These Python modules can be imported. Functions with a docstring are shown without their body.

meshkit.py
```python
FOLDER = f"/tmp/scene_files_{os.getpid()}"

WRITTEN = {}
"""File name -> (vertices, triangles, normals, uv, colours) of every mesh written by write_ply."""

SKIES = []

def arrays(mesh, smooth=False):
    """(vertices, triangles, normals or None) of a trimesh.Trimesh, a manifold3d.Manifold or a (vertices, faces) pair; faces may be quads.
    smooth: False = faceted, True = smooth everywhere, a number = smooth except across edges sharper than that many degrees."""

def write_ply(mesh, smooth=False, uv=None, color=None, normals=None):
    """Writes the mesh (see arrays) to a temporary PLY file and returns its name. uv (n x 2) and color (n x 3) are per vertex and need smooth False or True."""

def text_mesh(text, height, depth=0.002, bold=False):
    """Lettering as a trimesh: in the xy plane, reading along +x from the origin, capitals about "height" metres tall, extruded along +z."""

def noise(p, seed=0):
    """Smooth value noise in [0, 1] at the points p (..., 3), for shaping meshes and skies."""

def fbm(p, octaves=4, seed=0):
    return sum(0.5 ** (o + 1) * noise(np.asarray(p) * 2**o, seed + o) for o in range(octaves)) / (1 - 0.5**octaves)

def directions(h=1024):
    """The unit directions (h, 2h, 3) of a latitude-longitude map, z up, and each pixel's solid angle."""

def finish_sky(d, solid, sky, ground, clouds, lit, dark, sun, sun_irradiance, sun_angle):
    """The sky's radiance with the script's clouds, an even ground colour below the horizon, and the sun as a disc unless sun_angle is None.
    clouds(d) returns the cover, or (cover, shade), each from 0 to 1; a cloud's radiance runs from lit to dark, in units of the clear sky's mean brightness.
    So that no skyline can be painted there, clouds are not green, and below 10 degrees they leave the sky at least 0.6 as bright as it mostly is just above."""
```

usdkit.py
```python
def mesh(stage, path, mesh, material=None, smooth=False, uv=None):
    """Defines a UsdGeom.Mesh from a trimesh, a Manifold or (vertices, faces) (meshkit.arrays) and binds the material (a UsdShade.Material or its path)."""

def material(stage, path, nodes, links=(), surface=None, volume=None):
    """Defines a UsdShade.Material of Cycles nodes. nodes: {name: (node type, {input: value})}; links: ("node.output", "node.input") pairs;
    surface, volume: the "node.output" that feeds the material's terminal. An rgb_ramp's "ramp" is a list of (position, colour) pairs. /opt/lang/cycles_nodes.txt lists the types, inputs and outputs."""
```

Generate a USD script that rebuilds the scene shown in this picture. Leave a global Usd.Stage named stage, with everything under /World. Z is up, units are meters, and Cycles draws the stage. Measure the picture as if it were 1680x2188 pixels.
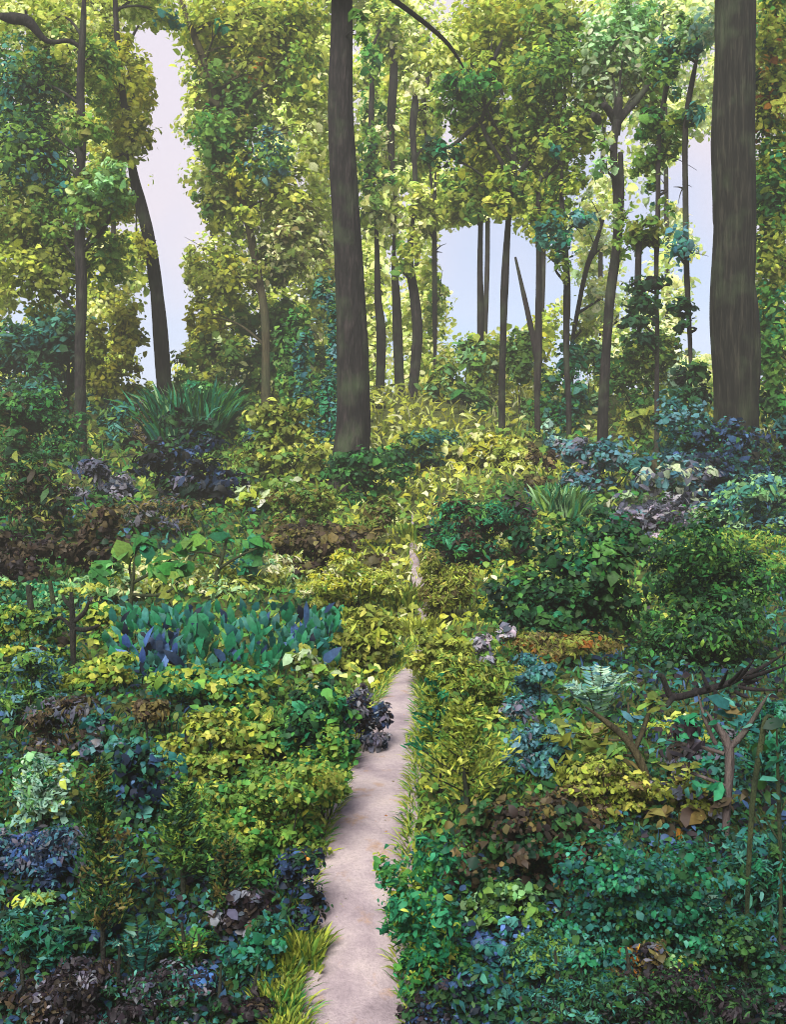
import math
import numpy as np
import shapely
from shapely.geometry import Polygon
from scipy.interpolate import PchipInterpolator, CubicSpline
import meshkit, usdkit
from pxr import Usd, UsdGeom, UsdLux, UsdShade, Sdf, Gf, Vt

stage = Usd.Stage.CreateInMemory()
UsdGeom.SetStageUpAxis(stage, UsdGeom.Tokens.z)
UsdGeom.SetStageMetersPerUnit(stage, 1.0)
stage.SetDefaultPrim(UsdGeom.Xform.Define(stage, '/World').GetPrim())
UsdGeom.Scope.Define(stage, '/World/Looks')

# ------------------------------------------------------------------ camera, sky, sun, exposure
F = 2346.0                      # focal length in the units used below: the picture is 1680 x 2188 of them
ZC = 3.0                        # camera height above the datum
cam = UsdGeom.Camera.Define(stage, '/World/camera')
cam.AddTranslateOp().Set(Gf.Vec3d(0, 0, ZC))
cam.AddRotateXOp().Set(90.0)
cam.CreateHorizontalApertureAttr(36.0)
cam.CreateVerticalApertureAttr(36.0 * 1024 / 787)
cam.CreateFocalLengthAttr(36.0 * F / 1680.0)
cam.CreateClippingRangeAttr(Gf.Vec2f(0.1, 2000))
cam.CreateExposureAttr(2.75)

SUN_AZ, SUN_EL = math.radians(200), math.radians(44)   # azimuth from +y towards +x
sd = np.array([math.sin(SUN_AZ) * math.cos(SUN_EL), math.cos(SUN_AZ) * math.cos(SUN_EL), math.sin(SUN_EL)])
sun = UsdLux.DistantLight.Define(stage, '/World/sun')
sun.CreateIntensityAttr(0.4)
sun.CreateAngleAttr(35.0)
sun.CreateColorAttr(Gf.Vec3f(1.0, 0.96, 0.88))
sun.CreateNormalizeAttr(True)
sun.AddRotateZOp().Set(-math.degrees(SUN_AZ))
sun.AddRotateXOp().Set(-(90 - math.degrees(SUN_EL)))
dome = UsdLux.DomeLight.Define(stage, '/World/sky')
sky_mat = usdkit.material(stage, '/World/Looks/sky_air', {
    'tc': ('texture_coordinate', {}),
    'mp': ('mapping', {'location': (0.0, 0.0, 0.0)}),
    'sky': ('sky_texture', {'sky_type': 'single_scattering', 'sun_disc': False, 'sun_elevation': SUN_EL, 'sun_rotation': SUN_AZ, 'aerosol_density': 1.5}),
    'n': ('noise_texture', {'scale': 1.9, 'detail': 4.0, 'roughness': 0.5}),
    'r': ('rgb_ramp', {'ramp': [(0.38, (0, 0, 0)), (0.56, (1, 1, 1))]}),
    'veil': ('mix_color', {'fac': 0.82, 'b': (1.0, 1.38, 2.2), 'use_clamp': False}),
    'mix': ('mix_color', {'b': (2.25, 2.08, 2.4), 'use_clamp': False}),
    'bg': ('background_shader', {'strength': 0.055}),
}, [('tc.generated', 'mp.vector'), ('mp.vector', 'n.vector'), ('n.fac', 'r.fac'), ('r.color', 'mix.fac'), ('sky.color', 'veil.a'), ('veil.result', 'mix.a'), ('mix.result', 'bg.color')], surface='bg.background')
UsdShade.MaterialBindingAPI.Apply(dome.GetPrim()).Bind(sky_mat)

# ------------------------------------------------------------------ helpers
def tag(p, label=None, category=None, group=None, kind=None):
    for k, v in (('label', label), ('category', category), ('group', group), ('kind', kind)):
        if v: p.SetCustomDataByKey(k, v)
    return p

used = {}
def numbered(path):
    n = used.get(path, -1) + 1
    used[path] = n
    return path if n == 0 else '%s_%03d' % (path, n)

def thing(name, label, category, loc=(0, 0, 0), group=None):
    x = UsdGeom.Xform.Define(stage, numbered('/World/' + name))
    x.AddTranslateOp().Set(Gf.Vec3d(*map(float, loc)))
    tag(x.GetPrim(), label, category, group)
    return x.GetPrim()

def part(parent, name, vf, mat, smooth=False, col=None, kind=None, label=None):
    v, f = vf
    path = numbered(str(parent.GetPath()) + '/' + name)
    m = UsdGeom.Mesh.Define(stage, path)
    v = np.asarray(v, np.float32); f = np.asarray(f, np.int32)
    m.CreatePointsAttr(Vt.Vec3fArray.FromNumpy(np.ascontiguousarray(v)))
    m.CreateFaceVertexCountsAttr(Vt.IntArray.FromNumpy(np.full(len(f), 3, np.int32)))
    m.CreateFaceVertexIndicesAttr(Vt.IntArray.FromNumpy(np.ascontiguousarray(f.ravel())))
    m.CreateSubdivisionSchemeAttr('none')
    if smooth:
        fn = np.cross(v[f[:, 1]] - v[f[:, 0]], v[f[:, 2]] - v[f[:, 0]])
        n = np.zeros_like(v)
        for k in range(3):
            for q in range(3): n[:, q] += np.bincount(f[:, k], fn[:, q], len(v))
        n /= np.maximum(np.linalg.norm(n, axis=1, keepdims=True), 1e-12)
        m.CreateNormalsAttr(Vt.Vec3fArray.FromNumpy(n.astype(np.float32)))
        m.SetNormalsInterpolation('vertex')
    if col is not None:
        UsdGeom.PrimvarsAPI(m).CreatePrimvar('tint', Sdf.ValueTypeNames.Color3fArray, 'vertex').Set(Vt.Vec3fArray.FromNumpy(np.ascontiguousarray(col, dtype=np.float32)))
    UsdShade.MaterialBindingAPI.Apply(m.GetPrim()).Bind(mat)
    return tag(m.GetPrim(), label=label, kind=kind)

def lin(c):
    c = np.asarray(c, float) / 255.0
    return np.where(c <= 0.04045, c / 12.92, ((c + 0.055) / 1.055) ** 2.4)

PAL = {
 'yg': [(158, 169, 60), (141, 156, 60), (178, 184, 82), (126, 142, 56)],
 'gold': [(178, 177, 56), (163, 162, 50), (146, 149, 52)],
 'pale': [(208, 214, 145), (192, 202, 118), (216, 216, 170)],
 'sage': [(172, 188, 152), (152, 172, 132), (188, 198, 168)],
 'olive': [(112, 122, 48), (96, 108, 46), (130, 138, 60)],
 'oliveb': [(96, 86, 46), (116, 106, 62), (82, 76, 48)],
 'mid': [(94, 132, 54), (112, 144, 60), (80, 118, 54)],
 'green': [(58, 122, 54), (48, 106, 50), (80, 134, 58)],
 'emer': [(32, 108, 74), (48, 128, 88), (24, 88, 60)],
 'dark': [(30, 66, 42), (40, 82, 46), (24, 52, 38), (54, 92, 46)],
 'teal': [(44, 108, 100), (34, 88, 86), (70, 132, 118)],
 'bteal': [(70, 116, 130), (92, 138, 146), (50, 96, 110)],
 'navy': [(30, 45, 66), (40, 60, 92), (20, 30, 45), (60, 88, 128)],
 'blue': [(72, 106, 165), (96, 130, 185), (50, 76, 130)],
 'grayv': [(96, 96, 112), (118, 118, 128), (76, 80, 96)],
 'lilac': [(170, 160, 175), (150, 145, 160)],
 'brown': [(62, 52, 42), (78, 66, 50), (46, 40, 35)],
 'purp': [(42, 35, 40), (31, 27, 31), (56, 50, 56)],
 'rust': [(165, 105, 40), (140, 85, 35), (180, 130, 50)],
 'pgreen': [(130, 175, 120), (105, 155, 95), (150, 190, 135)],
 'pteal': [(140, 178, 158), (120, 162, 148), (165, 192, 168)],
 'black': [(14, 18, 20), (24, 26, 26)],
}
ALB = 0.76
def palette(s, k=1.0):
    cs, ws = [], []
    for t in s.split(','):
        n, _, w = t.partition(':')
        for c in PAL[n]:
            cs.append(lin(c) * ALB * k); ws.append(float(w or 1) / len(PAL[n]))
    ws = np.array(ws)
    return np.array(cs), ws / ws.sum()

def unit(a):
    return a / np.maximum(np.linalg.norm(a, axis=-1, keepdims=True), 1e-9)

# one leaf: a pointed oval of six points, cupped and drooping at the tip
_T = np.array([-0.5, -0.18, 0.2, 0.5, 0.2, -0.18])
_S = np.array([0.0, 0.5, 0.42, 0.0, -0.42, -0.5])
_FACE = np.array([[0, 1, 5], [1, 2, 5], [2, 4, 5], [2, 3, 4]])
def leaves(rng, C, A, N, L, W, col):
    k = len(C)
    A = unit(A); S = unit(np.cross(N, A)); N = np.cross(A, S)
    L = np.broadcast_to(L, k); W = np.broadcast_to(W, k)
    t = _T[None] + rng.normal(0, 0.05, (k, 6)); s = _S[None] * rng.uniform(0.75, 1.25, (k, 6))
    h = np.abs(_S)[None] * rng.uniform(0.1, 0.5, (k, 1)) * W[:, None] - (t ** 2) * 0.5 * L[:, None] * rng.uniform(0.2, 1, (k, 1))
    V = C[:, None] + A[:, None] * (t * L[:, None])[..., None] + S[:, None] * (s * W[:, None])[..., None] + N[:, None] * h[..., None]
    Fc = (np.arange(k)[:, None, None] * 6 + _FACE[None]).reshape(-1, 3)
    return V.reshape(-1, 3), Fc, np.repeat(col, 6, axis=0)

# one blade: base pair, bent middle pair, tip
def blades(rng, C, D, L, W, bend, col):
    k = len(C)
    D = unit(D); side = unit(np.cross(D, rng.normal(size=(k, 3)))); out = D.copy(); out[:, 2] = 0; out = unit(out + rng.normal(0, .2, (k, 3)) * [1, 1, 0])
    L = np.broadcast_to(L, k)[:, None]; W = np.broadcast_to(W, k)[:, None]; b = np.broadcast_to(bend, k)[:, None]
    m1 = C + D * L * .45 + out * L * b * .12; m2 = C + D * L * .8 + out * L * b * .38 - np.array([0, 0, 1]) * L * b * .08
    tip = C + D * L + out * L * b * .62 - np.array([0, 0, 1]) * L * b * .25
    V = np.stack([C - side * W * .35, C + side * W * .35, m1 - side * W * .5, m1 + side * W * .5, m2 - side * W * .36, m2 + side * W * .36, tip], 1)
    fc = np.array([[0, 1, 3], [0, 3, 2], [2, 3, 5], [2, 5, 4], [4, 5, 6]])
    return V.reshape(-1, 3), (np.arange(k)[:, None, None] * 7 + fc[None]).reshape(-1, 3), np.repeat(col, 7, axis=0)

def join(ms):
    ms = [m for m in ms if len(m[0])]
    o, V, Fs, C = 0, [], [], []
    for v, f, c in ms:
        V.append(v); Fs.append(f + o); C.append(c); o += len(v)
    return np.concatenate(V), np.concatenate(Fs), np.concatenate(C)

def tube(pts, rad, n=8, steps=None, rough=0.0, seed=0, ridges=0):
    pts = np.asarray(pts, float); rad = np.asarray(rad, float)
    steps = steps or max(3, len(pts) * 4)
    u = np.linspace(0, 1, len(pts)); q = np.linspace(0, 1, steps)
    P = CubicSpline(u, pts, bc_type='natural')(q) if len(pts) > 2 else pts[0] + (pts[1] - pts[0]) * q[:, None]
    R = np.interp(q, u, rad)
    T = unit(np.gradient(P, axis=0))
    ref = np.array([0.0, 1, 0]) if abs(T[:, 1]).mean() < .8 else np.array([1.0, 0, 0])
    X = unit(np.cross(T, ref)); Y = np.cross(T, X)
    a = np.linspace(0, 2 * math.pi, n, endpoint=False)
    ring = np.cos(a)[None, :, None] * X[:, None] + np.sin(a)[None, :, None] * Y[:, None]
    rr = np.broadcast_to(R[:, None], (steps, n)).copy()
    if rough:
        base = P[:, None] + ring * R[:, None, None]
        b2 = (base / max(R.max(), 1e-3)).reshape(-1, 3)
        rr *= 1 + rough * meshkit.fbm(b2 * [1.2, 1.2, .35] + seed * 7.3, 3, seed).reshape(steps, n)
        if ridges:
            rr *= 1 + .045 * np.sign(np.sin(a * ridges + 1.3 * meshkit.noise(b2 * [.6, .6, .25], seed + 5).reshape(steps, n) * 3)) * (.5 + .5 * meshkit.noise(b2 * [2, 2, .8], seed + 9).reshape(steps, n))
    V = (P[:, None] + ring * rr[..., None]).reshape(-1, 3)
    i = np.arange(steps - 1)[:, None] * n; j = np.arange(n)[None]; jn = (j + 1) % n
    A, B, Cc, Dd = (i + j).ravel(), (i + jn).ravel(), (i + n + jn).ravel(), (i + n + j).ravel()
    Fs = np.concatenate([np.stack([A, B, Cc], 1), np.stack([A, Cc, Dd], 1)])
    V = np.concatenate([V, P[:1], P[-1:]])
    j = np.arange(n)
    Fs = np.concatenate([Fs, np.stack([(j + 1) % n, j, np.full(n, len(V) - 2)], 1), np.stack([(steps - 1) * n + j, (steps - 1) * n + (j + 1) % n, np.full(n, len(V) - 1)], 1)])
    return V, Fs

# ------------------------------------------------------------------ materials
def leaf_material(name, trans=0.35, rough=0.5):
    return usdkit.material(stage, '/World/Looks/' + name, {
        'a': ('attribute', {'attribute': 'tint'}),
        'g': ('geometry', {}),
        'n': ('noise_texture', {'scale': 22.0, 'detail': 3.0}),
        'nr': ('map_range', {'from_min': 0.3, 'from_max': 0.7, 'to_min': 0.74, 'to_max': 1.22}),
        'm': ('mix_color', {'blend_type': 'multiply', 'fac': 1.0, 'use_clamp': False}),
        'p': ('principled_bsdf', {'roughness': rough, 'specular_ior_level': 0.12}),
        't': ('translucent_bsdf', {}),
        'tc': ('mix_color', {'blend_type': 'multiply', 'fac': 1.0, 'b': (1.05, 1.12, 0.8), 'use_clamp': False}),
        'x': ('mix_closure', {'fac': trans}),
    }, [('g.position', 'n.vector'), ('n.fac', 'nr.value'), ('a.color', 'm.a'), ('nr.result', 'm.b'), ('m.result', 'p.base_color'), ('m.result', 'tc.a'),
        ('tc.result', 't.color'), ('p.BSDF', 'x.closure1'), ('t.BSDF', 'x.closure2')], surface='x.closure')

def bark_material(name, c1, c2, c3, scale=(9, 9, 1.6), bump=.6):
    return usdkit.material(stage, '/World/Looks/' + name, {
        'g': ('geometry', {}),
        'mp': ('mapping', {'scale': scale}),
        'n': ('noise_texture', {'scale': 1.0, 'detail': 6.0, 'roughness': 0.65}),
        'n2': ('noise_texture', {'scale': 1.1, 'detail': 4.0}),
        'r': ('rgb_ramp', {'ramp': [(0.3, lin(c1)), (0.5, lin(c2)), (0.7, lin(c3))]}),
        'r2': ('rgb_ramp', {'ramp': [(0.5, (0, 0, 0)), (0.75, (1, 1, 1))]}),
        'mx': ('mix_color', {'b': lin((58, 70, 46))}),
        'mf': ('math', {'math_type': 'multiply', 'value2': 0.5}),
        'b': ('bump', {'strength': min(1.0, bump * 1.5), 'distance': 0.12}),
        'p': ('principled_bsdf', {'roughness': 0.85, 'specular_ior_level': 0.2}),
    }, [('g.position', 'mp.vector'), ('mp.vector', 'n.vector'), ('g.position', 'n2.vector'), ('n.fac', 'r.fac'), ('n2.fac', 'r2.fac'), ('r2.color', 'mf.value1'), ('mf.value', 'mx.fac'),
        ('r.color', 'mx.a'), ('mx.result', 'p.base_color'), ('n.fac', 'b.height'), ('b.normal', 'p.normal')], surface='p.BSDF')

LEAF = leaf_material('leaf')
LEAF_FAR = leaf_material('canopy_leaf', 0.5, 0.6)
GRASS = leaf_material('grass_blade', 0.3, 0.5)
BARK = bark_material('bark_brown', (6, 5, 6), (20, 17, 18), (46, 39, 39))
BARK_GREEN = bark_material('bark_furrowed', (5, 5, 4), (17, 16, 13), (46, 43, 36), (11, 11, 1.0), .9)
BARK_PALE = bark_material('bark_grey', (18, 15, 16), (33, 28, 28), (52, 45, 44))
BARK_OLIVE = bark_material('bark_olive', (36, 33, 22), (54, 49, 32), (72, 66, 45))
STEM = bark_material('stem_dark', (16, 19, 18), (28, 28, 25), (44, 40, 34), (20, 20, 6))
STEM_GREEN = bark_material('stem_green', (26, 36, 22), (42, 50, 28), (62, 66, 36), (20, 20, 6))
STEM_RED = bark_material('stem_maroon', (48, 34, 40), (70, 48, 54), (92, 68, 68), (20, 20, 6))

# ------------------------------------------------------------------ terrain: a bank that rises from the path's near end, dips, and climbs to a wooded crest
ROWS = [(3, 4200), (4.5, 2900), (5.4, 2440), (6.3, 2188), (7.3, 1900), (8.6, 1700), (10, 1580), (11.5, 1490), (14, 1400), (18, 1310), (22, 1230), (28, 1120), (36, 1010), (44, 930), (60, 850)]
DY = np.array([d for d, r in ROWS], float); DR = np.array([r for d, r in ROWS], float)
_prof_y = np.concatenate([[-40, -6, 0], DY, [66, 75, 100, 220, 500]])
_prof_z = np.concatenate([[-2.6, -3.0, -3.1], ZC - (DR - 1094) * DY / F, [6.9, 6.6, 5.5, 5.0, 5.0]])
_prof = PchipInterpolator(_prof_y, _prof_z)
_inv = PchipInterpolator(DR[::-1], DY[::-1])
def depth_of(row):
    return float(_inv(np.clip(row, 850, 4200)))
PATH_R = [(2600, 800, 215), (2188, 764, 228), (2050, 746, 210), (1900, 764, 194), (1800, 782, 172), (1700, 803, 155), (1600, 822, 132), (1530, 845, 104), (1480, 856, 80), (1420, 885, 48), (1380, 902, 36), (1320, 912, 27), (1250, 894, 21), (1180, 884, 14), (1130, 882, 8), (1095, 882, 1)]
_pr = np.array(PATH_R[::-1], float)
_py = np.array([float(_inv(r)) for r in _pr[:, 0]])[::-1]
_px = ((_pr[:, 1] - 840)[::-1] * _py / F); _pw = (_pr[:, 2][::-1] * _py / F)
path_x = PchipInterpolator(_py, _px); path_w = PchipInterpolator(_py, _pw)
def ground_z(x, y):
    x = np.asarray(x, float); y = np.asarray(y, float)
    z = _prof(np.clip(y, -40, 500))
    yy = np.clip(y, _py[0], _py[-1]); d = np.abs(x - path_x(yy)) - path_w(yy) / 2
    k = np.clip(d / .5, 0, 1)
    n = .09 * np.sin(x * 1.3 + y * .7) * np.sin(y * .9 - x * .4) + .05 * np.sin(x * 3.1 + 1) * np.sin(y * 2.7)
    far = np.clip((y - 66) / 40, 0, 1)
    return z + n * k + .04 * k + far * 2.2 * np.sin(x * .03 + y * .02)
def at(px, row, D):
    return np.array([(px - 840) * D / F, D, ZC - (row - 1094) * D / F])

SKY = [Polygon(p).buffer(0) for p in (
    [(322, 88), (345, 70), (354, 130), (394, 168), (412, 205), (395, 260), (378, 290), (400, 335), (394, 382), (330, 388), (345, 420), (432, 450), (412, 520), (395, 560), (398, 640), (350, 650), (330, 520), (310, 440), (262, 370), (338, 345), (350, 290), (346, 220), (330, 140)],
    [(945, 495), (1010, 492), (1070, 470), (1140, 520), (1200, 560), (1232, 645), (1160, 690), (1120, 728), (980, 722), (972, 640), (940, 610)],
    [(1395, 430), (1475, 315), (1528, 296), (1560, 300), (1560, 775), (1440, 770), (1432, 740), (1500, 700), (1500, 620), (1445, 600), (1500, 540), (1470, 470)],
    [(1280, 375), (1345, 375), (1345, 395), (1285, 395)], [(1285, 555), (1335, 560), (1330, 590), (1280, 580)],
    [(285, 640), (400, 640), (425, 775), (380, 800), (295, 690)],
    [(240, 490), (300, 480), (310, 510), (250, 520)], [(755, 215), (785, 220), (780, 285), (755, 280)])]
_SKYU = shapely.union_all(SKY[:5] + SKY[6:])
shapely.prepare(_SKYU); shapely.prepare(SKY[5])
def in_gap(rng, P):
    px = 840 + F * P[:, 0] / P[:, 1]; row = 1094 - F * (P[:, 2] - ZC) / P[:, 1]
    wob = np.stack([meshkit.fbm(np.stack([px * .022, row * .022, 0 * px + q], 1), 3, 3) for q in (0, 5.5)], 1) * 22
    j = rng.normal(0, 6, (len(P), 2)) + wob
    a = shapely.contains_xy(_SKYU, px + j[:, 0], row + j[:, 1]) 
    b = shapely.contains_xy(SKY[5], px + j[:, 0], row + j[:, 1]) & (rng.random(len(P)) > .16)
    return a | b

# ground sheet
def sheet(xs, ys, zf):
    X, Y = np.meshgrid(xs, ys); Z = zf(X, Y)
    n, m = len(xs), len(ys)
    i = (np.arange(m - 1)[:, None] * n + np.arange(n - 1)[None]).ravel()
    return np.stack([X, Y, Z], -1).reshape(-1, 3), np.concatenate([np.stack([i, i + 1, i + n + 1], 1), np.stack([i, i + n + 1, i + n], 1)])
gx = np.concatenate([np.linspace(-170, -45, 20), np.linspace(-44, -8.2, 60), np.arange(-8, 8, .1), np.linspace(8.2, 44, 60), np.linspace(45, 170, 20)])
gy = np.concatenate([np.linspace(-40, 3, 20), np.arange(3.2, 16, .1), np.arange(16.2, 66, .5), np.linspace(67, 140, 40), np.linspace(150, 240, 10)])
SOIL = usdkit.material(stage, '/World/Looks/forest_floor', {
    'g': ('geometry', {}), 'n': ('noise_texture', {'scale': 1.1, 'detail': 8.0, 'roughness': 0.7}), 'n2': ('noise_texture', {'scale': 14.0, 'detail': 6.0}),
    'r': ('rgb_ramp', {'ramp': [(0.3, lin((38, 42, 22))), (0.5, lin((56, 62, 30))), (0.65, lin((74, 78, 36))), (0.8, lin((62, 54, 38)))]}),
    'b': ('bump', {'strength': .7, 'distance': .05}), 'p': ('principled_bsdf', {'roughness': .95, 'specular_ior_level': .1})},
    [('g.position', 'n.vector'), ('g.position', 'n2.vector'), ('n.fac', 'r.fac'), ('r.color', 'p.base_color'), ('n2.fac', 'b.height'), ('b.normal', 'p.normal')], surface='p.BSDF')
world = stage.GetPrimAtPath('/World')
tag(part(world, 'ground', sheet(gx, gy, lambda x, y: ground_z(x, y) - .03), SOIL, smooth=True), 'sloping mossy forest floor under all the plants', 'ground', kind='structure')

# path strip
PATHM = usdkit.material(stage, '/World/Looks/trodden_earth', {
    'g': ('geometry', {}), 'n': ('noise_texture', {'scale': 2.3, 'detail': 6.0, 'roughness': .6}), 'n2': ('noise_texture', {'scale': 45.0, 'detail': 5.0, 'roughness': .7}),
    'n3': ('noise_texture', {'scale': 5.5, 'detail': 5.0, 'roughness': .6}),
    'r': ('rgb_ramp', {'ramp': [(0.28, lin((104, 93, 98))), (0.42, lin((126, 114, 118))), (0.55, lin((143, 131, 132))), (0.75, lin((152, 140, 136)))]}),
    'r3': ('rgb_ramp', {'ramp': [(0.58, (0, 0, 0)), (0.74, (.75, .75, .75))]}),
    'mx': ('mix_color', {'b': lin((134, 104, 72))}),
    'nr': ('map_range', {'from_min': .3, 'from_max': .7, 'to_min': .8, 'to_max': 1.12}),
    'm': ('mix_color', {'blend_type': 'multiply', 'fac': 1.0, 'use_clamp': False}),
    'b': ('bump', {'strength': .55, 'distance': .03}), 'p': ('principled_bsdf', {'roughness': .95, 'specular_ior_level': .15})},
    [('g.position', 'n.vector'), ('g.position', 'n2.vector'), ('g.position', 'n3.vector'), ('n.fac', 'r.fac'), ('n3.fac', 'r3.fac'), ('r3.color', 'mx.fac'), ('r.color', 'mx.a'), ('n2.fac', 'nr.value'), ('mx.result', 'm.a'), ('nr.result', 'm.b'),
     ('m.result', 'p.base_color'), ('n2.fac', 'b.height'), ('b.normal', 'p.normal')], surface='p.BSDF')
def build_path():
    ys = np.concatenate([np.arange(_py[0], 16, .04), np.arange(16, _py[-1], .12)]); us = np.linspace(-1, 1, 25)
    w = path_w(ys)
    e = np.stack([meshkit.noise(np.stack([ys * 2.4, ys * 0 + 3 * s, ys * 0], 1), 3 + s) for s in (0, 1)], 1)
    half = w[:, None] * .5 * (1.13 + .16 * e)
    U = np.broadcast_to(us, (len(ys), 25))
    X = path_x(ys)[:, None] + np.where(U < 0, U * half[:, :1], U * half[:, 1:])
    Y = np.broadcast_to(ys[:, None], X.shape)
    P = np.stack([X, Y, Y * 0], -1).reshape(-1, 3)
    bumps = meshkit.fbm(P * [3, 3, 1], 4, 4).reshape(X.shape)
    Z = ground_z(X, Y) + .012 + .03 * (1 - U ** 2) + .022 * bumps * (1 - U ** 4)
    V = np.stack([X, Y, Z], -1).reshape(-1, 3)
    i = (np.arange(len(ys) - 1)[:, None] * 25 + np.arange(24)[None]).ravel()
    return V, np.concatenate([np.stack([i, i + 1, i + 26], 1), np.stack([i, i + 26, i + 25], 1)])
tag(part(world, 'path', build_path(), PATHM, smooth=True), 'narrow pale trodden earth path winding uphill between the plants', 'path', kind='structure')

# thin summer air: one closed box round the whole place
AIR = usdkit.material(stage, '/World/Looks/air', {'v': ('principled_volume', {'color': (0.95, 0.95, 0.82), 'density': 0.001})}, volume='v.volume')
def box_mesh(a, b):
    V = np.array([[x, y, z] for z in (a[2], b[2]) for y in (a[1], b[1]) for x in (a[0], b[0])], float)
    return V, np.array([[0, 2, 3], [0, 3, 1], [4, 5, 7], [4, 7, 6], [0, 1, 5], [0, 5, 4], [2, 6, 7], [2, 7, 3], [0, 4, 6], [0, 6, 2], [1, 3, 7], [1, 7, 5]])
tag(part(world, 'haze', box_mesh((-180, -50, -7), (180, 250, 48)), AIR), 'pale haze filling the air of the wood', 'haze', kind='stuff')

# ------------------------------------------------------------------ leaf clumps
def clump_leaves(rng, c, r, n, L, W, cols, probs, up=.45, dep=None, flat=1.0):
    """n leaves through an ellipsoid (radii r) about c: lobes that each lean to one colour, gaps between the lobes."""
    r = np.asarray(r, float)
    nl = max(5, int(n / 45))
    q = unit(rng.normal(size=(nl, 3))) * (rng.random((nl, 1)) ** (1 / 2.2)) * .88
    lobe = rng.integers(0, nl, n)
    lr = rng.uniform(.2, .42, nl)
    off = unit(rng.normal(size=(n, 3))) * (rng.random((n, 1)) ** .45) * lr[lobe][:, None]
    off[:, 2] *= flat
    p = q[lobe] + off
    fill = rng.random(n) < .3
    p[fill] = unit(rng.normal(size=(fill.sum(), 3))) * (rng.random((fill.sum(), 1)) ** .5)
    out = unit(p * 1.0 + off)
    C = c + p * r
    N = unit(out * .55 + np.array([0, -.15, up]) + rng.normal(0, .42, (n, 3)))
    A = unit(np.cross(N, rng.normal(size=(n, 3)))) + np.array([0, 0, -.35]) + out * .25
    lc = rng.choice(len(cols), nl, p=probs)
    own = rng.random(n) < .22
    ci = np.where(own, rng.choice(len(cols), n, p=probs), lc[lobe])
    col = cols[ci] * rng.uniform(.76, 1.26, (n, 1)) * rng.uniform(.9, 1.1, (n, 3))
    s = np.clip(np.exp(rng.normal(-.08, .36, n)), .4, 2.0)
    return C, A, N, L * s, W * s * rng.uniform(.6, 1.25, n), col

def pick_big(rng, D, n, C, A, N, L, W, col):
    """The n leaves nearest the viewer's side become leaves of their own."""
    if n <= 0: return []
    o = np.argsort(C[:, 1] + rng.normal(0, .15, len(C)) * (np.ptp(C[:, 1]) + .01))[:n]
    return o

def emit(parent, rng, origin, sets, big=0, mat=None, name='foliage', leaf_name='leaf', bigscale=1.35):
    """sets: list of (C, A, N, L, W, col) in world space; writes big single leaves and the rest as one part."""
    mat = mat or LEAF
    C, A, N, L, W, col = (np.concatenate([s[i] for s in sets]) for i in range(6))
    keep = np.ones(len(C), bool)
    if big:
        for o in pick_big(rng, 1, min(big, len(C) // 4), C, A, N, L, W, col):
            keep[o] = False
            v, f, c = leaves(rng, C[o:o + 1] - origin, A[o:o + 1], N[o:o + 1], L[o:o + 1] * bigscale, W[o:o + 1] * bigscale, col[o:o + 1])
            part(parent, leaf_name, (v, f), mat, smooth=True, col=c)
    v, f, c = leaves(rng, C[keep] - origin, A[keep], N[keep], L[keep], W[keep], col[keep])
    part(parent, name, (v, f), mat, smooth=True, col=c, kind='stuff')

SEED = [100]
def nrng():
    SEED[0] += 1
    return np.random.default_rng(SEED[0])

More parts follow.
